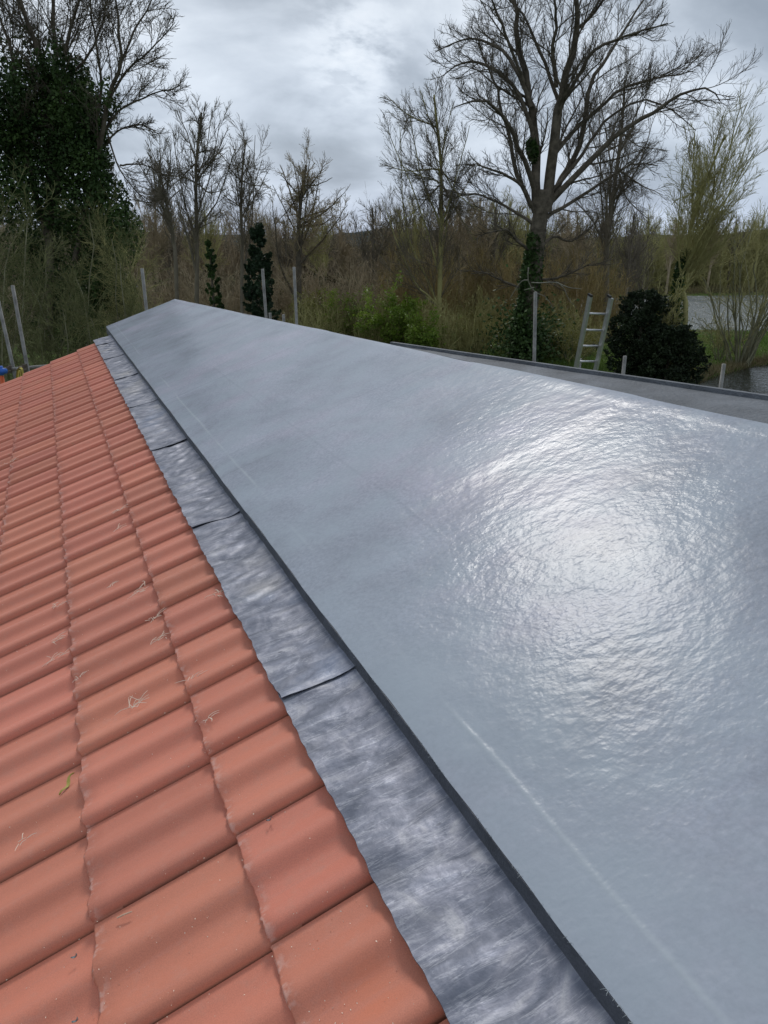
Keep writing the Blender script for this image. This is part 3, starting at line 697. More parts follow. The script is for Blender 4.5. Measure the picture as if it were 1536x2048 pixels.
idx = np.arange(RR.size).reshape(RR.shape)
F = np.stack([idx[:-1, :-1], idx[1:, :-1], idx[1:, 1:], idx[:-1, 1:]], -1).reshape(-1, 4)
def mat_ground():
    m, nt, b = mat_new('rough_grass_ground'); geo = node(nt, 'ShaderNodeNewGeometry')
    n = node(nt, 'ShaderNodeTexNoise', i_Scale=.22, i_Detail=7.0, i_Roughness=.7); lk(nt, geo.outputs['Position'], n.inputs['Vector'])
    n2_ = node(nt, 'ShaderNodeTexNoise', i_Scale=2.5, i_Detail=6.0, i_Roughness=.8); lk(nt, geo.outputs['Position'], n2_.inputs['Vector'])
    c = ramp(nt, n.outputs[0], [(0.36, (0.075, 0.120, 0.028)), (0.52, (0.090, 0.140, 0.032)), (0.62, (0.085, 0.085, 0.040)), (0.75, (0.075, 0.06, 0.04))])
    c = mixc(nt, 1.0, c, ramp(nt, n2_.outputs[0], [(0.3, .55), (0.7, 1.35)]), 'MULTIPLY'); lk(nt, c, b.inputs['Base Color'])
    b.inputs['Roughness'].default_value = .95; b.inputs['Specular IOR Level'].default_value = .1
    bp = node(nt, 'ShaderNodeBump', i_Strength=.8, i_Distance=.2); lk(nt, n2_.outputs[0], bp.inputs['Height']); lk(nt, bp.outputs[0], b.inputs['Normal'])
    return m
M_GROUND = mat_ground()
tag(link('ground', mesh_np('ground', P.reshape(-1, 3), F, M_GROUND, True)), 'rough grassy ground with sunken water basins', kind='structure')
# outer land out to the horizon, a hair lower
rr = np.concatenate([np.linspace(0, 3000, 40)]); A_ = np.linspace(0, 2*np.pi, 73)[:-1]
V = [(0, 0, -6.9)]+[(r*math.cos(a), r*math.sin(a), -6.9) for r in (30, 80, 200, 600, 1500, 3500) for a in A_]
F3 = [[0, 1+i, 1+(i+1) % 72] for i in range(72)]; F4 = [[1+k*72+i, 1+(k+1)*72+i, 1+(k+1)*72+(i+1) % 72, 1+k*72+(i+1) % 72] for k in range(5) for i in range(72)]
tag(link('terrain', mesh_np('terrain', V, [np.array(F3), np.array(F4)], M_GROUND)), 'flat farmland reaching the horizon', kind='structure')
def mat_water(name, wave, col=(.012, .016, .014), rough=.06, stretch=1.0):
    m, nt, b = mat_new(name); geo = node(nt, 'ShaderNodeNewGeometry')
    mp_ = node(nt, 'ShaderNodeMapping'); mp_.inputs['Rotation'].default_value = (0, 0, -YAW+.3); mp_.inputs['Scale'].default_value = (1, stretch, 1); lk(nt, geo.outputs['Position'], mp_.inputs[0])
    n = node(nt, 'ShaderNodeTexNoise', i_Scale=3.2, i_Detail=4.0, i_Roughness=.55, i_Distortion=.6); lk(nt, mp_.outputs[0], n.inputs['Vector'])
    b.inputs['Base Color'].default_value = (*col, 1); b.inputs['Roughness'].default_value = rough; b.inputs['IOR'].default_value = 1.33; b.inputs['Specular IOR Level'].default_value = .34
    bp = node(nt, 'ShaderNodeBump', i_Strength=1.0, i_Distance=wave); lk(nt, n.outputs[0], bp.inputs['Height']); lk(nt, bp.outputs[0], b.inputs['Normal'])
    return m
def water(name, poly, z, mat, label):
    me = bpy.data.meshes.new(name); me.from_pydata([tuple(plan(r, f, z)) for r, f in poly], [], [list(range(len(poly)))[::-1]]); me.update(); me.materials.append(mat)
    if me.polygons[0].normal.z < 0: me.flip_normals()
    tag(link(name, me), label, kind='structure')
water('pond', POND+np.array([(0, .0)]), -6.26, mat_water('rippled_pond_water', .05), 'dark rippled pond beside the yews')
water('river', RIVER, -6.26, mat_water('sky_tinted_river_water', .16, (.20, .22, .22), .2, 2.5), 'pale water beyond the grass bank')  # river base colour raised to stand in for reflected sky

# ------------------------------------------------------------------ vegetation
M_BARK = mat_simple('dark_bark', (0.105, 0.090, 0.070), .95, 0, .45, 4, .8, 14, spec=.15)
M_TWIG = mat_simple('brown_twigs', (0.30, 0.245, 0.165), .95, 0, .35, .8, spec=.1)
M_TWIGO = mat_simple('olive_twigs', (0.31, 0.29, 0.13), .95, 0, .35, .6, spec=.1)
M_TWIGG = mat_simple('grey_twigs', (0.15, 0.13, 0.10), .95, 0, .35, .8, spec=.1)
M_TWIGR = mat_simple('russet_twigs', (0.27, 0.21, 0.10), .95, 0, .35, .5, spec=.1)
M_PALE = mat_simple('pale_stems', (0.19, 0.185, 0.12), .9, 0, .35, 2, spec=.1)
M_IVY = mat_leaf('ivy_leaves', (0.014, 0.034, 0.011), (0.070, 0.120, 0.032), .62, .15, 1.3)
M_YEW = mat_leaf('yew_foliage', (0.008, 0.015, 0.007), (0.030, 0.047, 0.018), .6, .1, 1.1)
M_CONI = mat_leaf('conifer_foliage', (0.010, 0.024, 0.012), (0.036, 0.062, 0.030), .6, .1, 1.1)
M_SPRING = mat_leaf('fresh_spring_leaves', (0.10, 0.17, 0.018), (0.22, 0.31, 0.045), .5, .35, .5)
M_BUD = mat_leaf('opening_buds', (0.13, 0.135, 0.03), (0.22, 0.21, 0.06), .6, .3, .6)
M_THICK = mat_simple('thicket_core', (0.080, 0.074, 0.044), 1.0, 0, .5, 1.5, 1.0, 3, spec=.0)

def gz_at(p): # ground height at world xy
    r = float(p[0]*RGT[0]+p[1]*RGT[1]); f = float(p[0]*FWD[0]+p[1]*FWD[1]); return float(gheight(np.array([r]), np.array([f]))[0])

STD = [dict(n=9, t0=.2, a0=.45, a1=.95, len=.50, K=7, wander=.12, up=.05, rr=.5, rmin=.016, sides=4),
       dict(n=8, t0=.15, a0=.4, a1=.9, len=.46, K=5, wander=.16, up=.04, rr=.5, rmin=.010, sides=3),
       dict(n=6, t0=.1, a0=.4, a1=.9, len=.50, K=4, wander=.2, up=.04, rr=.6, rmin=.007, sides=3)]
def make_tree(name, base, limbs, radii, levels, label, cat='tree', mats=(M_BARK, M_TWIG), seed=1, trunk=None, trunk_r=(.3, .2), ivy=None, buds=None, group=None):
    """limbs: list of (n,3) world paths; radii: list of (r0,r1)"""
    g = np.random.default_rng(seed); base = np.asarray(base, float); o = empty(name, base, label, cat, group)
    K = 14; P = np.stack([smooth_path(l, K) for l in limbs])
    P[:, 1:] += g.normal(size=P[:, 1:].shape)*np.array([r[0] for r in radii])[:, None, None]*.22
    r0 = np.array([r[0] for r in radii]); r1 = np.array([r[1] for r in radii])
    a = Acc(); V, F = tubes(P, r0, r1, 7); a.add(V, F)
    if trunk is not None:
        tp = smooth_path(trunk, 16); tr = np.interp(np.linspace(0, 1, 16), [0, .12, 1], [trunk_r[0]*1.35, trunk_r[0], trunk_r[1]])
        tube(a, tp, tr*(1+.06*g.normal(size=16)), 12)
    link('trunk', a.mesh('trunk', mats[0], True, origin=base), o)
    res, last = ramify(P, r0, r1, levels, g); a = Acc()
    for V, F in res: a.add(V, F)
    link('crown', a.mesh('crown', mats[1], False, origin=base), o)
    if ivy is not None:
        C, s = ivy; V, F = leaf_vf(C, np.full(len(C), s), g); link('ivy', mesh_np('ivy', V-base, F, M_IVY), o)
    if buds is not None:
        m, frac, s = buds; pts = last.reshape(-1, 3); pts = pts[g.random(len(pts)) < frac]; pts = pts+g.normal(size=pts.shape)*.05
        V, F = leaf_vf(pts, np.full(len(pts), s), g); link('bud', mesh_np('bud', V-base, F, m), o)['kind'] = 'stuff'
    return o
def pxpath(pts, D, dd=0.0, g=None):
    n = len(pts); return np.array([at(x, y, D+dd*k/max(1, n-1)) for k, (x, y) in enumerate(pts)])
def cloud_along(path, n, rad, g, r_end=None):
    path = np.asarray(path); t = g.random(n)*(len(path)-1); i = np.minimum(t.astype(int), len(path)-2); f = (t-i)[:, None]
    rr = rad if r_end is None else (rad+(r_end-rad)*(t/(len(path)-1)))[:, None]
    v = nrm(g.normal(size=(n, 3)))*g.random((n, 1))**.45
    return path[i]*(1-f)+path[i+1]*f+v*rr

# --- the big bare tree
D0 = 40; g = np.random.default_rng(21)
def c2(pts): return [(768+x/2, y/2) for x, y in pts]
L = []
def limb(pts, dd, r0, r1): L.append((pxpath(c2(pts), D0, dd), (r0*.80, r1*.7)))
limb([(612, 850), (605, 650), (600, 480), (580, 400), (545, 250), (530, 100), (520, 0), (500, -180), (490, -330)], 1.5, .30, .06)
limb([(650, 850), (680, 600), (700, 420), (712, 350), (740, 250), (770, 120), (775, 0), (790, -220), (800, -420)], -1, .34, .06)
limb([(660, 820), (700, 740), (760, 640), (800, 500), (830, 330), (880, 250), (960, 120), (1030, 20), (1090, -90)], 3.5, .22, .035)
limb([(672, 800), (760, 705), (900, 570), (1010, 490), (1100, 430), (1200, 370), (1290, 355), (1345, 405)], -2, .20, .03)
limb([(665, 640), (740, 545), (850, 440), (950, 360), (1060, 322), (1170, 300), (1240, 282)], 2, .15, .03)
limb([(650, 870), (760, 800), (900, 710), (1010, 655), (1095, 665)], 1, .13, .03)
limb([(600, 850), (550, 745), (480, 700), (400, 668), (330, 655)], -2, .12, .03)
limb([(602, 760), (545, 610), (490, 490), (440, 430), (370, 402), (280, 425)], -3, .17, .03)
limb([(600, 560), (550, 400), (470, 300), (380, 250), (300, 262), (235, 300)], 1.5, .15, .03)
limb([(590, 430), (500, 225), (400, 167), (320, 160), (205, 205)], 3.5, .13, .03)
limb([(590, 830), (530, 690), (500, 540), (465, 430), (445, 330), (400, 240), (370, 130)], 3, .15, .03)
limb([(698, 400), (650, 270), (600, 150), (560, 60), (480, -20), (420, -90)], 2.5, .12, .03)
limb([(720, 400), (780, 300), (850, 195), (950, 150), (1060, 112), (1135, 95)], -3, .13, .03)
limb([(770, 120), (850, 40), (910, -60), (960, -180)], -1.5, .10, .03)
limb([(690, 350), (672, 200), (690, 100), (680, 0), (660, -140), (650, -300)], -2, .13, .03)
limb([(560, 330), (480, 120), (440, 20), (400, -60)], -2, .10, .03)
limb([(655, 780), (770, 650), (830, 560), (900, 470), (1030, 400), (1150, 440), (1250, 520)], 3, .13, .025)
limb([(590, 1010), (530, 960), (490, 920), (420, 930), (370, 950)], -1.5, .10, .025)
limb([(620, 1000), (680, 945), (740, 965), (800, 930), (860, 880)], 1.5, .10, .025)
limb([(575, 1160), (480, 1125), (400, 1090), (320, 1082)], 1, .09, .02)
limb([(600, 900), (480, 820), (380, 780), (290, 770), (200, 740)], 2.5, .10, .02)
limb([(610, 1120), (700, 1110), (800, 1070), (900, 1040)], -1.5, .09, .02)
base = at(1052, 735, D0); base[2] = gz_at(base)-.1
tr = [base, at(1056, 640, D0), at(1066, 560, D0), at(1074, 480, D0), at(1082, 420, D0), at(1088, 380, D0)]
ivyC = np.concatenate([cloud_along([base+[0, 0, .5], at(1045, 660, D0), at(1055, 590, D0)], 9000, .85, g, .45), cloud_along([at(1058, 580, D0), at(1066, 520, D0), at(1072, 470, D0)], 5500, .62, g, .42),
                       cloud_along([at(1068, 320, D0), at(1062, 285, D0)], 900, .28, g), base+[0, 0, 1.3]+g.normal(size=(3500, 3))*[.9, .9, .9]])
make_tree('large_tree', base, [l for l, _ in L], [r for _, r in L],
    [dict(n=14, t0=.10, t1=.95, a0=.3, a1=.85, len=.36, K=9, wander=.10, up=.04, rr=.36, rmin=.018, sides=4, lmax=3.5),
     dict(n=11, t0=.12, t1=.95, a0=.35, a1=.9, len=.55, K=7, wander=.14, up=.07, rr=.42, rmin=.010, sides=3, lmax=2.0, lmin=.4),
     dict(n=8, t0=.1, t1=.95, a0=.35, a1=.95, len=.62, K=4, wander=.18, up=.10, rr=.5, rmin=.0065, sides=3, lmax=.9, lmin=.25)],
    'biggest bare tree, broad-crowned with an ivied trunk, behind the ladder', seed=4, trunk=tr, trunk_r=(.44, .36), ivy=(ivyC, .17), mats=(M_BARK, M_BARK))
# pale dead branch below it
a_ = Acc()
for pts in ([(578, 1070), (576, 1120), (600, 1165), (650, 1190), (680, 1240)], [(576, 1120), (545, 1130), (500, 1200)], [(590, 1130), (640, 1132), (690, 1128), (725, 1160), (735, 1195), (770, 1230)], [(690, 1130), (740, 1150), (790, 1155)], [(600, 1150), (560, 1160)]):
    tube(a_, smooth_path(pxpath(c2(pts), 36, .5), 8), np.linspace(.030, .010, 8), 5)
c = at(1056, 560, 36); o = link('dead_branch', a_.mesh('dead_branch', mat_simple('bleached_wood', (.22, .21, .17), .9), True, origin=c)); o.location = tuple(c)
tag(o, 'bleached dead branch hanging in front of the ivied trunk', 'branch')

def fan_tree(name, label, trunk_px, D, tips, seed, rt=.16, mats=(M_TWIGG, M_TWIGG), levels=None, buds=None, jitter=1.2, fork=(.22, .85), ivy=None):
    """bare tree: trunk polyline in pixels, plus limbs reaching the tip pixels"""
    g = np.random.default_rng(seed); T = pxpath(trunk_px, D); b0 = T[0].copy(); b0[2] = gz_at(b0)-.1; T = np.vstack([b0, T]) if T[0][2] > b0[2]+.2 else T
    tp = smooth_path(T, 24); limbs, rad = [tp[12:]], [(rt*.6, .02)]
    for x, y in tips:
        f = g.uniform(*fork); s = tp[int(f*23)]; e = at(x, y, D+g.normal()*jitter)
        mid = s*.5+e*.5-np.array([0, 0, .08])*np.linalg.norm(e-s)*g.uniform(-.3, 1.2)+g.normal(size=3)*.05*np.linalg.norm(e-s)
        limbs.append(np.array([s, s*.72+mid*.28+[0, 0, .03], mid, e])); rad.append((rt*(1-.65*f)*.7, .015))
    return make_tree(name, b0, limbs, rad, levels or STD, label, seed=seed, mats=mats, trunk=T, trunk_r=(rt, rt*.3), buds=buds, ivy=ivy)
THIN = [dict(n=11, t0=.15, t1=.95, a0=.25, a1=.7, len=.42, K=7, wander=.07, up=.06, rr=.45, rmin=.013, sides=3, lmin=.4),
        dict(n=9, t0=.1, t1=.95, a0=.3, a1=.7, len=.60, K=5, wander=.10, up=.05, rr=.5, rmin=.009, sides=3, lmax=1.5, lmin=.3),
        dict(n=6, t0=.1, t1=.95, a0=.3, a1=.7, len=.6, K=4, wander=.12, up=.05, rr=.6, rmin=.007, sides=3, lmax=.7, lmin=.2)]
g = np.random.default_rng(90)
fan_tree('bare_tree', 'slender upright bare tree left of the biggest tree', [(878, 640), (880, 560), (882, 440), (882, 330), (872, 230), (868, 190)], 44,
         [(772, 190), (800, 250), (770, 330), (765, 400), (800, 330), (840, 180), (905, 210), (940, 250), (955, 330), (960, 420), (790, 450), (950, 480), (820, 230), (850, 260), (920, 300), (775, 260)], 31, .14, (M_TWIGO, M_TWIGG), THIN, (M_BUD, .12, .05))
fan_tree('bare_tree', 'upright bare tree seen through the right side of the biggest crown', [(1212, 620), (1213, 500), (1222, 420), (1235, 330), (1245, 240), (1250, 160)], 50,
         [(1190, 150), (1290, 160), (1180, 250), (1310, 230), (1330, 300), (1170, 330), (1325, 390), (1200, 200), (1270, 120), (1150, 400), (1300, 440), (1280, 300)], 33, .19, (M_TWIGG, M_TWIGG), THIN)
fan_tree('bare_tree', 'fan-shaped bare sapling tree right of the biggest tree against the sky', [(1372, 620), (1362, 560), (1375, 480), (1400, 400), (1425, 330), (1450, 270)], 40,
         [(1495, 205), (1480, 215), (1450, 220), (1505, 260), (1500, 330), (1425, 250), (1400, 290), (1390, 260), (1365, 330), (1480, 380), (1350, 400), (1470, 430), (1510, 300), (1440, 380)], 35, .13, (M_TWIGO, M_TWIGO), THIN,
         ivy=(cloud_along(pxpath([(1350, 650), (1352, 590), (1362, 530), (1372, 505)], 40), 3800, .42, g, .22), .14))
# left middle trees
fan_tree('bare_tree', 'tallest bare tree of the group left of centre', [(394, 620), (394, 500), (392, 400), (393, 320), (400, 250), (403, 225)], 42,
         [(350, 215), (370, 240), (345, 260), (335, 320), (410, 210), (440, 240), (455, 260), (460, 330), (450, 380), (330, 380), (320, 350), (425, 215), (380, 290), (470, 300), (445, 300)], 37, .12, (M_TWIGG, M_TWIGG), THIN, (M_BUD, .05, .045))
fan_tree('bare_tree', 'bare tree between the tallest one and the round-headed one', [(484, 620), (484, 500), (482, 400), (486, 330), (492, 280)], 44,
         [(470, 285), (510, 270), (525, 320), (530, 370), (455, 330), (445, 390), (520, 410), (500, 300), (475, 340), (535, 345)], 39, .11, (M_TWIGG, M_TWIGG), THIN, (M_BUD, .06, .045))
fan_tree('bare_tree', 'leaning bare tree beside the ivy-covered tree', [(355, 620), (350, 500), (338, 430), (325, 370), (318, 320)], 38,
         [(290, 280), (300, 300), (280, 330), (340, 290), (350, 330), (275, 370), (360, 380), (265, 400), (320, 270), (300, 420)], 41, .11, (M_TWIGG, M_TWIGG), THIN)
fan_tree('bare_tree', 'round-headed budding tree at the centre against the sky', [(598, 640), (598, 560), (596, 480), (600, 420), (606, 370), (612, 330)], 46,
         [(560, 330), (585, 318), (620, 316), (650, 330), (665, 355), (545, 370), (640, 350), (690, 385), (695, 410), (545, 410), (560, 350), (670, 430), (550, 450), (680, 400), (600, 330), (630, 325)], 43, .18, (M_BARK, M_TWIG),
         [dict(n=9, t0=.2, a0=.4, a1=.9, len=.40, K=6, wander=.12, up=.05, rr=.5, rmin=.016, sides=3, lmin=.4), dict(n=10, t0=.1, a0=.35, a1=.8, len=.6, K=5, wander=.14, up=.06, rr=.5, rmin=.011, sides=3, lmin=.3, lmax=1.6), dict(n=7, t0=.1, a0=.4, a1=.8, len=.6, K=4, wander=.15, up=.06, rr=.6, rmin=.008, sides=3, lmax=.8, lmin=.2)], (M_BUD, .10, .07))

# --- ivy covered tree, left
D1 = 21; g = np.random.default_rng(61)
lm = [([(100, 700), (100, 500), (95, 300), (90, 150), (60, 60), (20, -60), (-10, -200)], 0, .20, .03),
      ([(100, 500), (110, 300), (108, 160), (106, 60), (110, -60), (120, -180)], .6, .16, .025),
      ([(105, 450), (125, 300), (125, 140), (140, 60), (160, 0), (190, -120)], -.8, .13, .02),
      ([(95, 480), (50, 300), (30, 150), (10, 60), (-30, -40)], -.5, .14, .025),
      ([(60, 420), (0, 250), (-40, 120), (-70, -30)], 1, .13, .025),
      ([(150, 520), (180, 380), (205, 270), (222, 190), (240, 130), (240, 60), (232, -10), (225, -120)], -1, .13, .02),
      ([(222, 190), (255, 140), (290, 110), (320, 80), (350, 45)], -.6, .055, .014),
      ([(240, 130), (270, 60), (300, 10), (320, -60)], .6, .05, .014),
      ([(205, 270), (240, 220), (280, 200), (330, 180), (350, 190)], -.6, .05, .014),
      ([(200, 300), (240, 260), (280, 250), (320, 270)], .6, .045, .012),
      ([(120, 170), (170, 120), (200, 60), (215, 0), (220, -60)], .8, .06, .014),
      ([(210, 250), (235, 330), (270, 380), (300, 400)], 0, .04, .012),
      ([(90, 150), (70, 90), (40, 30), (30, -50)], .7, .06, .014),
      ([(160, 330), (200, 200), (195, 100), (180, 20), (185, -80)], -.9, .07, .014),
      ([(240, 330), (290, 330), (330, 350)], .5, .04, .012)]
limbs = [pxpath(p, D1, dd) for p, dd, a, b in lm]; rad = [(a*.62, b*.6) for p, dd, a, b in lm]
base = limbs[0][0].copy(); base[2] = gz_at(base)
C = []
def blob(x, y, n, sx, sy, sd=.8, D=D1):
    c = at(x, y, D+g.normal()*.5); v = nrm(g.normal(size=(n, 3)))*(g.random((n, 1))**.4)
    C.append(c+v[:, :1]*RGT*sx/1625*D+v[:, 1:2]*FWD*sd+v[:, 2:3]*np.array([0, 0, sy/1600*D]))
for x, y, n, sx, sy in [(15, 225, 1700, 50, 70), (5, 120, 260, 14, 50), (50, 190, 800, 25, 70), (60, 145, 260, 12, 45), (72, 85, 90, 6, 30), (105, 190, 1300, 38, 60), (95, 145, 300, 14, 40), (123, 130, 240, 9, 40),
                        (160, 170, 700, 18, 55), (150, 225, 1500, 45, 60), (185, 240, 900, 28, 70), (100, 260, 1800, 70, 60), (30, 290, 1800, 60, 60), (160, 310, 1800, 55, 60), (90, 350, 2000, 80, 60), (190, 330, 1000, 32, 60),
                        (20, 390, 1500, 60, 60), (150, 420, 1700, 70, 60), (215, 410, 1300, 45, 60), (90, 470, 1600, 80, 60), (200, 490, 1600, 55, 60), (250, 470, 900, 35, 60), (30, 520, 1300, 60, 60), (120, 570, 1500, 70, 60), (200, 580, 1500, 60, 60), (60, 650, 1400, 80, 60), (170, 670, 1300, 80, 50), (240, 590, 700, 35, 50), (215, 235, 100, 7, 35), (222, 190, 90, 6, 30),
                        (-70, 200, 1200, 60, 80), (-70, 330, 1400, 60, 80), (-70, 480, 1400, 70, 80), (-60, 630, 1400, 70, 80), (40, 60, 60, 5, 30), (118, 90, 70, 6, 30)]: blob(x, y, int(n*1.9), sx, sy)
make_tree('ivy_clad_tree', base, limbs, rad,
          [dict(n=14, t0=.2, t1=.96, a0=.3, a1=.75, len=.36, K=8, wander=.11, up=.03, rr=.36, rmin=.009, sides=3, lmax=2.2, lmin=.2), dict(n=10, t0=.12, t1=.96, a0=.35, a1=.8, len=.6, K=6, wander=.15, up=.02, rr=.45, rmin=.006, sides=3, lmax=1.1, lmin=.15), dict(n=6, t0=.1, a0=.4, a1=.9, len=.6, K=4, wander=.18, up=.03, rr=.6, rmin=.0042, sides=3, lmax=.5, lmin=.1)],
          'tall tree smothered in dark ivy at the left, bare branches above', seed=8, mats=(M_BARK, M_BARK), ivy=(np.concatenate(C), .082))

# --- pale tangled shrubs in front of the ivy tree
def shrub(name, label, cx, ybase, D, w, h, seed, mats, n_stem=14, levels=None, leaves=None, cat='shrub', rt=.025, spread=1.0, thick=1.0, group=None):
    """w,h in metres; stems rise from one stool and fan out"""
    g = np.random.default_rng(seed); b0 = at(cx, ybase, D); b0[2] = gz_at(b0)-.05
    limbs, rad = [], []
    for k in range(n_stem):
        th = g.uniform(0, 6.28); rr = math.sqrt(g.random())*w/2*spread; hh = h*(1-.35*(rr/(w/2))**2)*g.uniform(.7, 1.05)
        s = b0+np.array([math.cos(th), math.sin(th), 0])*rr*.15; e = b0+np.array([math.cos(th)*rr, math.sin(th)*rr, hh])
        m = s*.5+e*.5+np.array([math.cos(th), math.sin(th), 0])*rr*-.12+g.normal(size=3)*.06*h
        limbs.append(np.array([s, m, e])); rad.append((rt*g.uniform(.7, 1.3), rt*.3))
    lv = levels or [dict(n=8, t0=.2, a0=.3, a1=.9, len=.42, K=5, wander=.18, up=.04, rr=.5, rmin=.009*thick, sides=3), dict(n=6, t0=.1, a0=.4, a1=.9, len=.5, K=4, wander=.22, up=.03, rr=.6, rmin=.006*thick, sides=3)]
    o = empty(name, b0, label, cat, group); K = 9; P = np.stack([smooth_path(l, K) for l in limbs]); P[:, 1:] += g.normal(size=P[:, 1:].shape)*.02*h/3
    r0 = np.array([r[0] for r in rad]); r1 = np.array([r[1] for r in rad]); a = Acc(); V, F = tubes(P, r0, r1, 5); a.add(V, F)
    link('stems', a.mesh('stems', mats[0], True, origin=b0), o)
    res, last = ramify(P, r0, r1, lv, g); a = Acc()
    for V, F in res: a.add(V, F)
    link('twigs', a.mesh('twigs', mats[1], False, origin=b0), o)
    if leaves:
        m, n, s, lo = leaves; pts = last.reshape(-1, 3); pts = pts[g.integers(0, len(pts), n)]+g.normal(size=(n, 3))*.10; pts = pts[pts[:, 2] > b0[2]+lo]
        V, F = leaf_vf(pts, np.full(len(pts), s), g); link('foliage', mesh_np('foliage', V-b0, F, m), o)
    return o
M_STEMG = mat_simple('greenish_stems', (0.135, 0.14, 0.065), .9, 0, .35, 2, spec=.1)
for k, (cx, D, w, h, mt, lab) in enumerate([
        (70, 17, 3.4, 7.6, (M_PALE, M_STEMG), 'tangled grey-green bare shrub at the left in front of the ivy'),
        (180, 18, 3.2, 6.6, (M_PALE, M_STEMG), 'tangled bare shrub in front of the ivy nearer the roof corner'),
        (-40, 18, 3.0, 7.0, (M_PALE, M_TWIG), 'bare shrub cut by the left picture edge'),
        (265, 20, 3.0, 5.9, (M_STEMG, M_TWIGO), 'olive bare shrub behind the far corner of the tiles')]):
    shrub('bare_shrub', lab, cx, 720, D, w, h, 100+k, mt, 13, rt=.030, levels=[dict(n=13, t0=.12, a0=.3, a1=.9, len=.36, K=7, wander=.13, up=.03, rr=.42, rmin=.007, sides=3, lmax=2.0), dict(n=10, t0=.1, a0=.4, a1=1.0, len=.55, K=5, wander=.16, up=.02, rr=.5, rmin=.0045, sides=3, lmax=.9), dict(n=5, t0=.1, a0=.4, a1=1.0, len=.55, K=4, wander=.18, up=.02, rr=.6, rmin=.0035, sides=3, lmax=.5)], group=None)

# --- bare trees standing in the far wood: a few shapes, each copied
def copy_tree(o, loc, rz, sc):
    c = o.copy(); COL.link(c); c.location = tuple(loc); c.rotation_euler = (0, 0, rz); c.scale = (sc, sc, sc)
    for ch in list(o.children):
        d = ch.copy(); COL.link(d); d.parent = c
    return c
FAR = [dict(n=9, t0=.15, t1=.95, a0=.3, a1=.8, len=.42, K=5, wander=.10, up=.05, rr=.45, rmin=.018, sides=3, lmin=.4), dict(n=8, t0=.1, t1=.95, a0=.3, a1=.8, len=.6, K=4, wander=.12, up=.05, rr=.5, rmin=.012, sides=3, lmax=1.6, lmin=.3), dict(n=5, t0=.1, a0=.3, a1=.8, len=.6, K=3, wander=.12, up=.05, rr=.6, rmin=.010, sides=2, lmax=.8, lmin=.2)]
protos = []
PL = ['bare far-wood tree left of the tallest middle tree', 'bare far-wood tree in the skyline dip left of the slender upright tree', 'bare far-wood tree just left of the biggest trunk', 'brownish far-wood tree halfway between the slender tree and the biggest trunk']
FL, FG = 'thin bare tree standing in the far woodland belt', 'bare trees of the far woodland belt'
for k, mt in enumerate((M_TWIG, M_TWIGG, M_TWIGO, M_TWIG)):
    g = np.random.default_rng(700+k); x0 = (310, 745, 1020, 960)[k]; D = (62, 60, 66, 58)[k]; yt = (395, 415, 400, 395)[k]
    tips = [(x0+g.uniform(-42, 42), yt+g.uniform(0, 75)) for _ in range(11)]
    b0 = at(x0, 600, D); b0[2] = gz_at(b0)-.1; T = np.array([b0, b0*.5+at(x0+3, yt, D)*.5, at(x0, yt, D)]); tp = smooth_path(T, 24)
    limbs, rad = [tp[12:]], [(.09, .02)]
    for x, y in tips:
        f = g.uniform(.3, .85); s = tp[int(f*23)]; e = at(x, y, D+g.normal()*1.2); mid = s*.55+e*.45-np.array([0, 0, .3]); limbs.append(np.array([s, mid, e])); rad.append((.085*(1-.5*f), .016))
    o = make_tree('bare_tree', b0, limbs, rad, FAR, PL[k], seed=700+k, mats=(mt, mt), trunk=T, trunk_r=(.16, .05), group=FG, buds=(M_BUD, .06, .07)); protos.append(o)
g = np.random.default_rng(710)
CL = ['bare far-wood tree at the right flank of the ivy-clad tree', 'bare far-wood tree behind the leaning bare tree', 'bare far-wood tree above the ivied stem', 'bare far-wood tree just left of the narrow conifer top',
 'bare far-wood tree just right of the narrow conifer top', 'low bare far-wood tree left of the round-headed tree trunk', 'low bare far-wood tree under the right edge of the round-headed tree', 'low bare far-wood tree right of the round-headed tree, at the skyline gap',
 'bare far-wood tree at the right side of the skyline gap', 'bare far-wood tree under the left edge of the slender upright tree', 'bare far-wood tree left of the slender tree stem', 'bare far-wood tree just right of the slender tree stem',
 'tallest far-wood tree right of the slender tree', 'bare far-wood tree under the low left limbs of the biggest tree', 'bare far-wood tree immediately left of the ivied trunk', 'bare far-wood tree right of the ivied trunk above the dead branch', 'bare far-wood tree above the left rail of the ladder',
 'bare far-wood tree above the yew nearest the ladder', 'bare tree beyond the water above the middle of the yews', 'bare tree beyond the water left of the fan-shaped sapling tree', 'bare tree beyond the water right of the fan-shaped tree stem',
 'bare tree beyond the water left of the big willow', 'bare tree beyond the water behind the big willow', 'bare tree beyond the water cut by the right picture edge', 'bare tree hidden behind the ivy at the left picture edge', 'bare tree behind the middle of the ivy-clad tree', 'bare tree behind the right part of the ivy-clad tree']
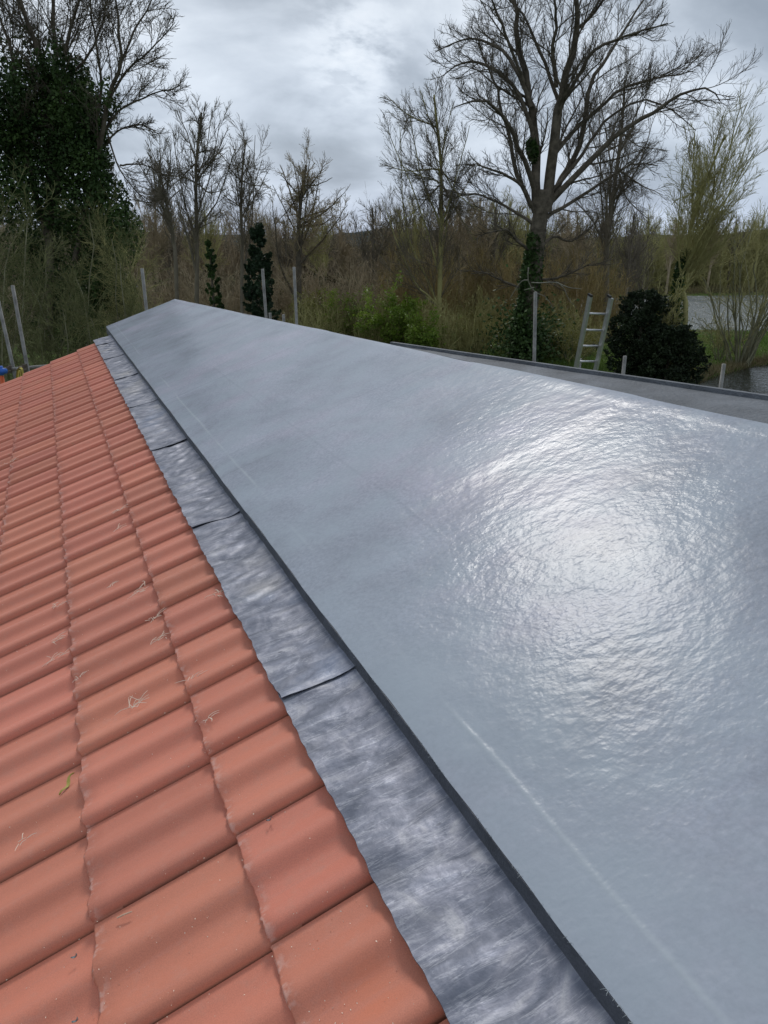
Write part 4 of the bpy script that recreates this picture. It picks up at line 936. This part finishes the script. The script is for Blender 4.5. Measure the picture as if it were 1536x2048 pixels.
for k, (x, yt, D) in enumerate([(262, 425, 60), (345, 425, 66), (420, 420, 64), (505, 418, 60), (545, 430, 70), (575, 440, 66), (655, 440, 62), (690, 445, 66), (772, 430, 62), (800, 420, 66), (835, 412, 62), (905, 408, 64),
        (930, 400, 60), (985, 405, 62), (1045, 425, 68), (1130, 420, 70), (1160, 425, 64), (1250, 425, 74), (1285, 430, 92), (1330, 438, 96), (1410, 440, 98), (1450, 438, 104), (1500, 434, 100), (1545, 430, 98), (30, 420, 50), (120, 425, 52), (200, 420, 54)]):
    o = protos[k % 4]; b0 = at(x, 600, D); b0[2] = gz_at(b0)-.1; H_ = at(x, yt, D)[2]-b0[2]
    h0 = ((62, 60, 66, 58)[k % 4]*((483-(395, 415, 400, 395)[k % 4])/1625.))+6
    copy_tree(o, b0, g.uniform(0, 6.28), H_/h0)['label'] = CL[k]

# --- evergreen masses
def evergreen(name, label, cx, yb, D, w, h, seed, mat, n, size, cone=True, tops=1, cat='tree'):
    g = np.random.default_rng(seed); b0 = at(cx, yb, D); b0[2] = gz_at(b0)-.05; o = empty(name, b0, label, cat)
    a = Acc(); tube(a, [b0, b0+[0, 0, h*.9]], [.14, .02], 8); link('trunk', a.mesh('trunk', M_BARK, origin=b0), o)
    # sprays: clumps on a lumpy envelope
    nc = n//60; z = g.random(nc)**(1.0 if not cone else 1.25); th = g.uniform(0, 6.28, nc)
    prof_ = (1-z)**.75+.04 if cone else np.sqrt(np.clip(1-(2*z-.85)**2/1.5, 0.03, 1))
    lump = 1+.26*np.sin(th*3+z*9+seed)+.18*np.sin(th*5-z*14)+.12*np.sin(th*9+z*23)+g.normal(size=nc)*.10
    rr = w/2*prof_*lump*(.35+.65*g.random(nc)**.4)
    cen = b0+np.stack([np.cos(th)*rr, np.sin(th)*rr, .15+z*h], 1)
    outd = nrm(np.stack([np.cos(th), np.sin(th), np.full(nc, .55 if not cone else .9)], 1))
    t = g.random((nc, 60, 1)); pts = cen[:, None]+outd[:, None]*t*w*.13+g.normal(size=(nc, 60, 3))*w*.035*(1.1-t)
    pts = pts.reshape(-1, 3); V, F = leaf_vf(pts, np.full(len(pts), size), g)
    link('foliage', mesh_np('foliage', V-b0, F, mat), o)
    return o
evergreen('conifer', 'narrow dark conifer behind two scaffold poles', 524, 645, 36, 1.9, 6.55, 1, M_CONI, 22000, .13)
evergreen('ivy_column', 'dark ivied stem left of the narrow conifer', 430, 645, 38, 1.1, 6.0, 2, M_IVY, 9000, .12)
evergreen('yew_bush', 'dark rounded yew nearest the ladder', 1270, 765, 33.5, 2.1, 3.95, 3, M_YEW, 42000, .085, False, cat='bush')
evergreen('yew_bush', 'larger dark yew standing at the pond edge', 1330, 775, 32.5, 2.35, 3.65, 4, M_YEW, 52000, .085, False, cat='bush')
evergreen('yew_bush', 'dark low yew joining the two bigger ones', 1300, 770, 34.5, 2.2, 3.1, 5, M_YEW, 28000, .085, False, cat='bush')

# --- smaller shrubs
SPR = [dict(n=7, t0=.25, a0=.3, a1=.9, len=.42, K=5, wander=.2, up=.03, rr=.5, rmin=.012, sides=3), dict(n=6, t0=.1, a0=.4, a1=.9, len=.5, K=4, wander=.22, up=.03, rr=.6, rmin=.009, sides=3)]
shrub('green_shrub', 'fresh green leafy shrub in the middle behind the roof edge', 790, 700, 42, 3.6, 3.6, 201, (M_TWIGO, M_TWIGO), 16, SPR, (M_SPRING, 8500, .11, .3))
shrub('green_shrub', 'green leafy shrub lower right of the middle one', 850, 705, 40, 2.6, 2.4, 202, (M_TWIGO, M_TWIGO), 12, SPR, (M_SPRING, 5500, .11, .2))
shrub('green_shrub', 'thinly leafed green shrub left of the brightest one', 700, 690, 44, 3.4, 3.6, 203, (M_TWIGO, M_TWIGO), 14, SPR, (M_SPRING, 3600, .10, .3))
shrub('green_shrub', 'yellowish green bush right of the middle poles', 640, 690, 46, 3.0, 3.9, 204, (M_TWIGO, M_TWIGO), 14, SPR, (M_BUD, 2200, .10, .3))
shrub('willow_shrub', 'olive willow shrub growing between the yews', 1322, 720, 33.5, 1.5, 5.1, 205, (M_PALE, M_TWIGO), 16, SPR, (M_BUD, 2600, .07, 1.5))
shrub('bare_willow', 'many-stemmed bare willow on the pond bank at the right edge', 1482, 722, 41, 6.2, 7.4, 206, (M_PALE, M_TWIGO), 22, [dict(n=8, t0=.3, a0=.25, a1=.8, len=.40, K=6, wander=.16, up=.03, rr=.45, rmin=.010, sides=3), dict(n=6, t0=.1, a0=.4, a1=.9, len=.5, K=4, wander=.16, up=.02, rr=.6, rmin=.007, sides=3)], (M_BUD, 900, .06, 2), rt=.06, cat='tree')
# low arching growth under it
shrub('bank_shrub', 'low arching bare shrub on the bank left of the big willow', 1440, 715, 42, 4.0, 2.6, 207, (M_PALE, M_TWIGO), 16, SPR)
shrub('bank_shrub', 'low tangled growth behind the ladder', 1140, 735, 40, 4.2, 2.2, 208, (M_PALE, M_TWIGO), 18, SPR, (M_BUD, 1500, .08, .1))

# --- thicket layers (nobody could count these stems)
def thicket(name, label, items, seed, mat, rib=.02, nst=26, leafy=None, lv=None):
    g = np.random.default_rng(seed); a = Acc(); LP = []
    for (x, ytop, D, w) in items:
        b0 = at(x, 600, D); b0[2] = -6.1; top = at(x, ytop, D)[2]; h = top-b0[2]; wm = w/1625*D
        n = nst; th = g.uniform(0, 6.28, n); rr = np.sqrt(g.random(n))*wm*.5
        s = b0+np.stack([np.cos(th)*rr*.5, np.sin(th)*rr*.5, np.zeros(n)], 1)
        e = b0+np.stack([np.cos(th)*rr, np.sin(th)*rr, h*(1-.35*(rr/(wm*.5))**2)*g.uniform(.55, 1.0, n)], 1)
        K = 6; t = np.linspace(0, 1, K)[None, :, None]; P = s[:, None]*(1-t)+e[:, None]*t; P[:, 1:] += g.normal(size=(n, K-1, 3))*h*.02
        r0 = np.full(n, rib*2.2); r1 = np.full(n, rib*.8); V, F = tubes(P, r0, r1, 2, g); a.add(V, F)
        res, last = ramify(P, r0, r1, lv or [dict(n=9, t0=.1, a0=.3, a1=.9, len=.30, K=4, wander=.2, up=.05, rr=.5, rmin=rib*.75, sides=2), dict(n=6, t0=.1, a0=.3, a1=1.0, len=.5, K=3, wander=.22, up=.05, rr=.6, rmin=rib*.5, sides=2)], g)
        for V, F in res: a.add(V, F)
        if leafy: LP.append(last.reshape(-1, 3)[g.random(last.shape[0]*last.shape[1]) < leafy[1]])
    o = link(name, a.mesh(name, mat)); tag(o, label, kind='stuff')
    if leafy:
        pts = np.concatenate(LP); pts = pts+g.normal(size=pts.shape)*.08; V, F = leaf_vf(pts, np.full(len(pts), leafy[2]), g)
        o2 = link('leaf_flecks', mesh_np('leaf_flecks', V, F, leafy[0]), o); o2['kind'] = 'stuff'
    return o
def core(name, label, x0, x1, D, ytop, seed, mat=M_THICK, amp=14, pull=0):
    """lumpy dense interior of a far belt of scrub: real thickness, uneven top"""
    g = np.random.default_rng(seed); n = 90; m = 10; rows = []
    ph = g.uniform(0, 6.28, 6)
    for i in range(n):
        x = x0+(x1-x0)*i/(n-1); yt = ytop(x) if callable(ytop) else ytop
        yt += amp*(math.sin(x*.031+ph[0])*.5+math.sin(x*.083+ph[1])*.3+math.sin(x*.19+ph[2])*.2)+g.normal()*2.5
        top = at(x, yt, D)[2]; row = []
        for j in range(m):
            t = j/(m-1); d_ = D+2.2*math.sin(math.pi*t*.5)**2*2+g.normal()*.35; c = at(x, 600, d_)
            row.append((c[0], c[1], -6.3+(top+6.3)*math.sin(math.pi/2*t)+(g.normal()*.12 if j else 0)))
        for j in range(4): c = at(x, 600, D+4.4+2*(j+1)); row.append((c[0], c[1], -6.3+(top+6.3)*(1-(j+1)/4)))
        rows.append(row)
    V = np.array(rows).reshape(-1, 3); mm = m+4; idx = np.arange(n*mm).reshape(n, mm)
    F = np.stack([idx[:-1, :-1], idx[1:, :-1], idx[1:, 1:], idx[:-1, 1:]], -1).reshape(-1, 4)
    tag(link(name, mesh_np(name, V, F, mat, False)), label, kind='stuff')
g = np.random.default_rng(77)
def lay(x0, x1, step, yf, Dr, w): return [(x+g.normal()*step*.3, (yf(x) if callable(yf) else yf)+g.normal()*9, g.uniform(*Dr), w*g.uniform(.8, 1.3)) for x in np.arange(x0, x1, step)]
yb = lambda x: 452 if 690 < x < 765 else (405 if x < 700 else (388 if x < 1010 else 400))
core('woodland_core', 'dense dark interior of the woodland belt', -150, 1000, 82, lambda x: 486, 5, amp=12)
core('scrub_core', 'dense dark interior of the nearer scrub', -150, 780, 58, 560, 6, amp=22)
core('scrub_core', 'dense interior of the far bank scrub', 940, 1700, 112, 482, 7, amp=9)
thicket('woodland', 'brown bare woodland behind the roof', lay(-60, 1000, 26, yb, (66, 80), 80), 301, M_TWIG, .024, 40)
thicket('woodland', 'darker thin treetops rising out of the brown wood', lay(-60, 1300, 38, lambda x: yb(x)-28, (70, 84), 60), 311, M_TWIGG, .018, 26)
thicket('woodland', 'greyish bare wood beyond the water', lay(980, 1600, 24, lambda x: 415, (100, 112), 60), 302, M_TWIGO, .034, 40)
thicket('undergrowth', 'brown and russet scrub around the big tree', lay(770, 1240, 24, lambda x: 470+abs(x-950)*.05, (48, 58), 75), 303, M_TWIGR, .018, 30, (M_BUD, .05, .07))
thicket('undergrowth', 'brown scrub left of centre', lay(240, 780, 24, lambda x: 505, (44, 56), 75), 304, M_TWIG, .018, 32)
thicket('undergrowth', 'olive scrub at the foot of the wood', lay(600, 1180, 26, lambda x: 585, (40, 46), 70), 305, M_TWIGO, .014, 28, (M_BUD, .08, .06))
thicket('undergrowth', 'olive scrub along the far side of the grass', lay(1220, 1620, 30, lambda x: 525, (100, 106), 60), 306, M_TWIGO, .035, 18)

# distant hills and far wood
def hill(name, label, D, ytop, x0, x1, mat, seed, depth=200):
    g = np.random.default_rng(seed); n = 120; rows = []
    for i in range(n):
        x = x0+(x1-x0)*i/(n-1); yt = ytop+8*math.sin(x*.009+seed)+4*math.sin(x*.023)+g.normal()*1.2
        top = at(x, yt, D)[2]
        for j, (dd, k) in enumerate([(-depth, 0), (-depth*.5, .6), (0, 1), (depth, 0)]):
            c = at(x, 600, D+dd); rows.append((c[0], c[1], -7+(top+7)*k))
    V = np.array(rows); idx = np.arange(n*4).reshape(n, 4); F = np.stack([idx[:-1, :-1], idx[1:, :-1], idx[1:, 1:], idx[:-1, 1:]], -1).reshape(-1, 4)
    tag(link(name, mesh_np(name, V, F, mat, True)), label, kind='structure')
hill('hills', 'low wooded hill on the horizon', 1500, 466, -900, 2400, mat_simple('haze_tinted_woodland', (.040, .056, .062), 1, 0, .2, .01, spec=0), 3)  # bluish air haze is painted into the hill colour, no haze volume

# grass blades on the banks
def blades(name, label, pts_rf, n, h, seed, mat, spread):
    g = np.random.default_rng(seed); pts_rf = np.asarray(pts_rf, float); t = g.random(n)*(len(pts_rf)-1); i = np.minimum(t.astype(int), len(pts_rf)-2); f = (t-i)[:, None]
    q = pts_rf[i]*(1-f)+pts_rf[i+1]*f+g.normal(size=(n, 2))*spread
    z = gheight(q[:, 0], q[:, 1]); B = q[:, :1]*RGT+q[:, 1:]*FWD; B[:, 2] = z-.03
    d = nrm(g.normal(size=(n, 3))*[.35, .35, 0]+[0, 0, 1]); L_ = (h*g.uniform(.5, 1.2, n))[:, None]; w = nrm(np.cross(d, g.normal(size=(n, 3))))*.02
    V = np.stack([B-w, B+w, B+d*L_], 1).reshape(-1, 3)
    tag(link(name, mesh_np(name, V, np.arange(n*3).reshape(n, 3), mat)), label, kind='stuff')
M_GRASS = mat_leaf('grass_blades', (0.065, 0.11, 0.020), (0.12, 0.19, 0.038), .7, .3, .4)
M_REED = mat_leaf('dead_reeds', (0.10, 0.085, 0.045), (0.20, 0.17, 0.09), .8, .2, .4)
blades('grass', 'grass on the bank and lawn', [(12, 40), (22, 46), (26, 52), (40, 54)], 26000, .22, 1, M_GRASS, 3.2)
blades('reeds', 'pale dead reeds along the pond margin', [(11, 34.6), (14.5, 36.2), (17, 39), (20, 41.6), (23, 43.6), (32, 47.5)], 5000, .35, 2, M_REED, .35)
blades('long_grass', 'long rough grass between the scrub and the roof', [(-6, 40), (2, 38), (10, 38)], 16000, .45, 3, M_GRASS, 2.6)
blades('far_reeds', 'pale reeds on the far bank of the water', [(14, 95), (36, 99), (60, 102)], 9000, 1.0, 4, M_REED, 1.0)
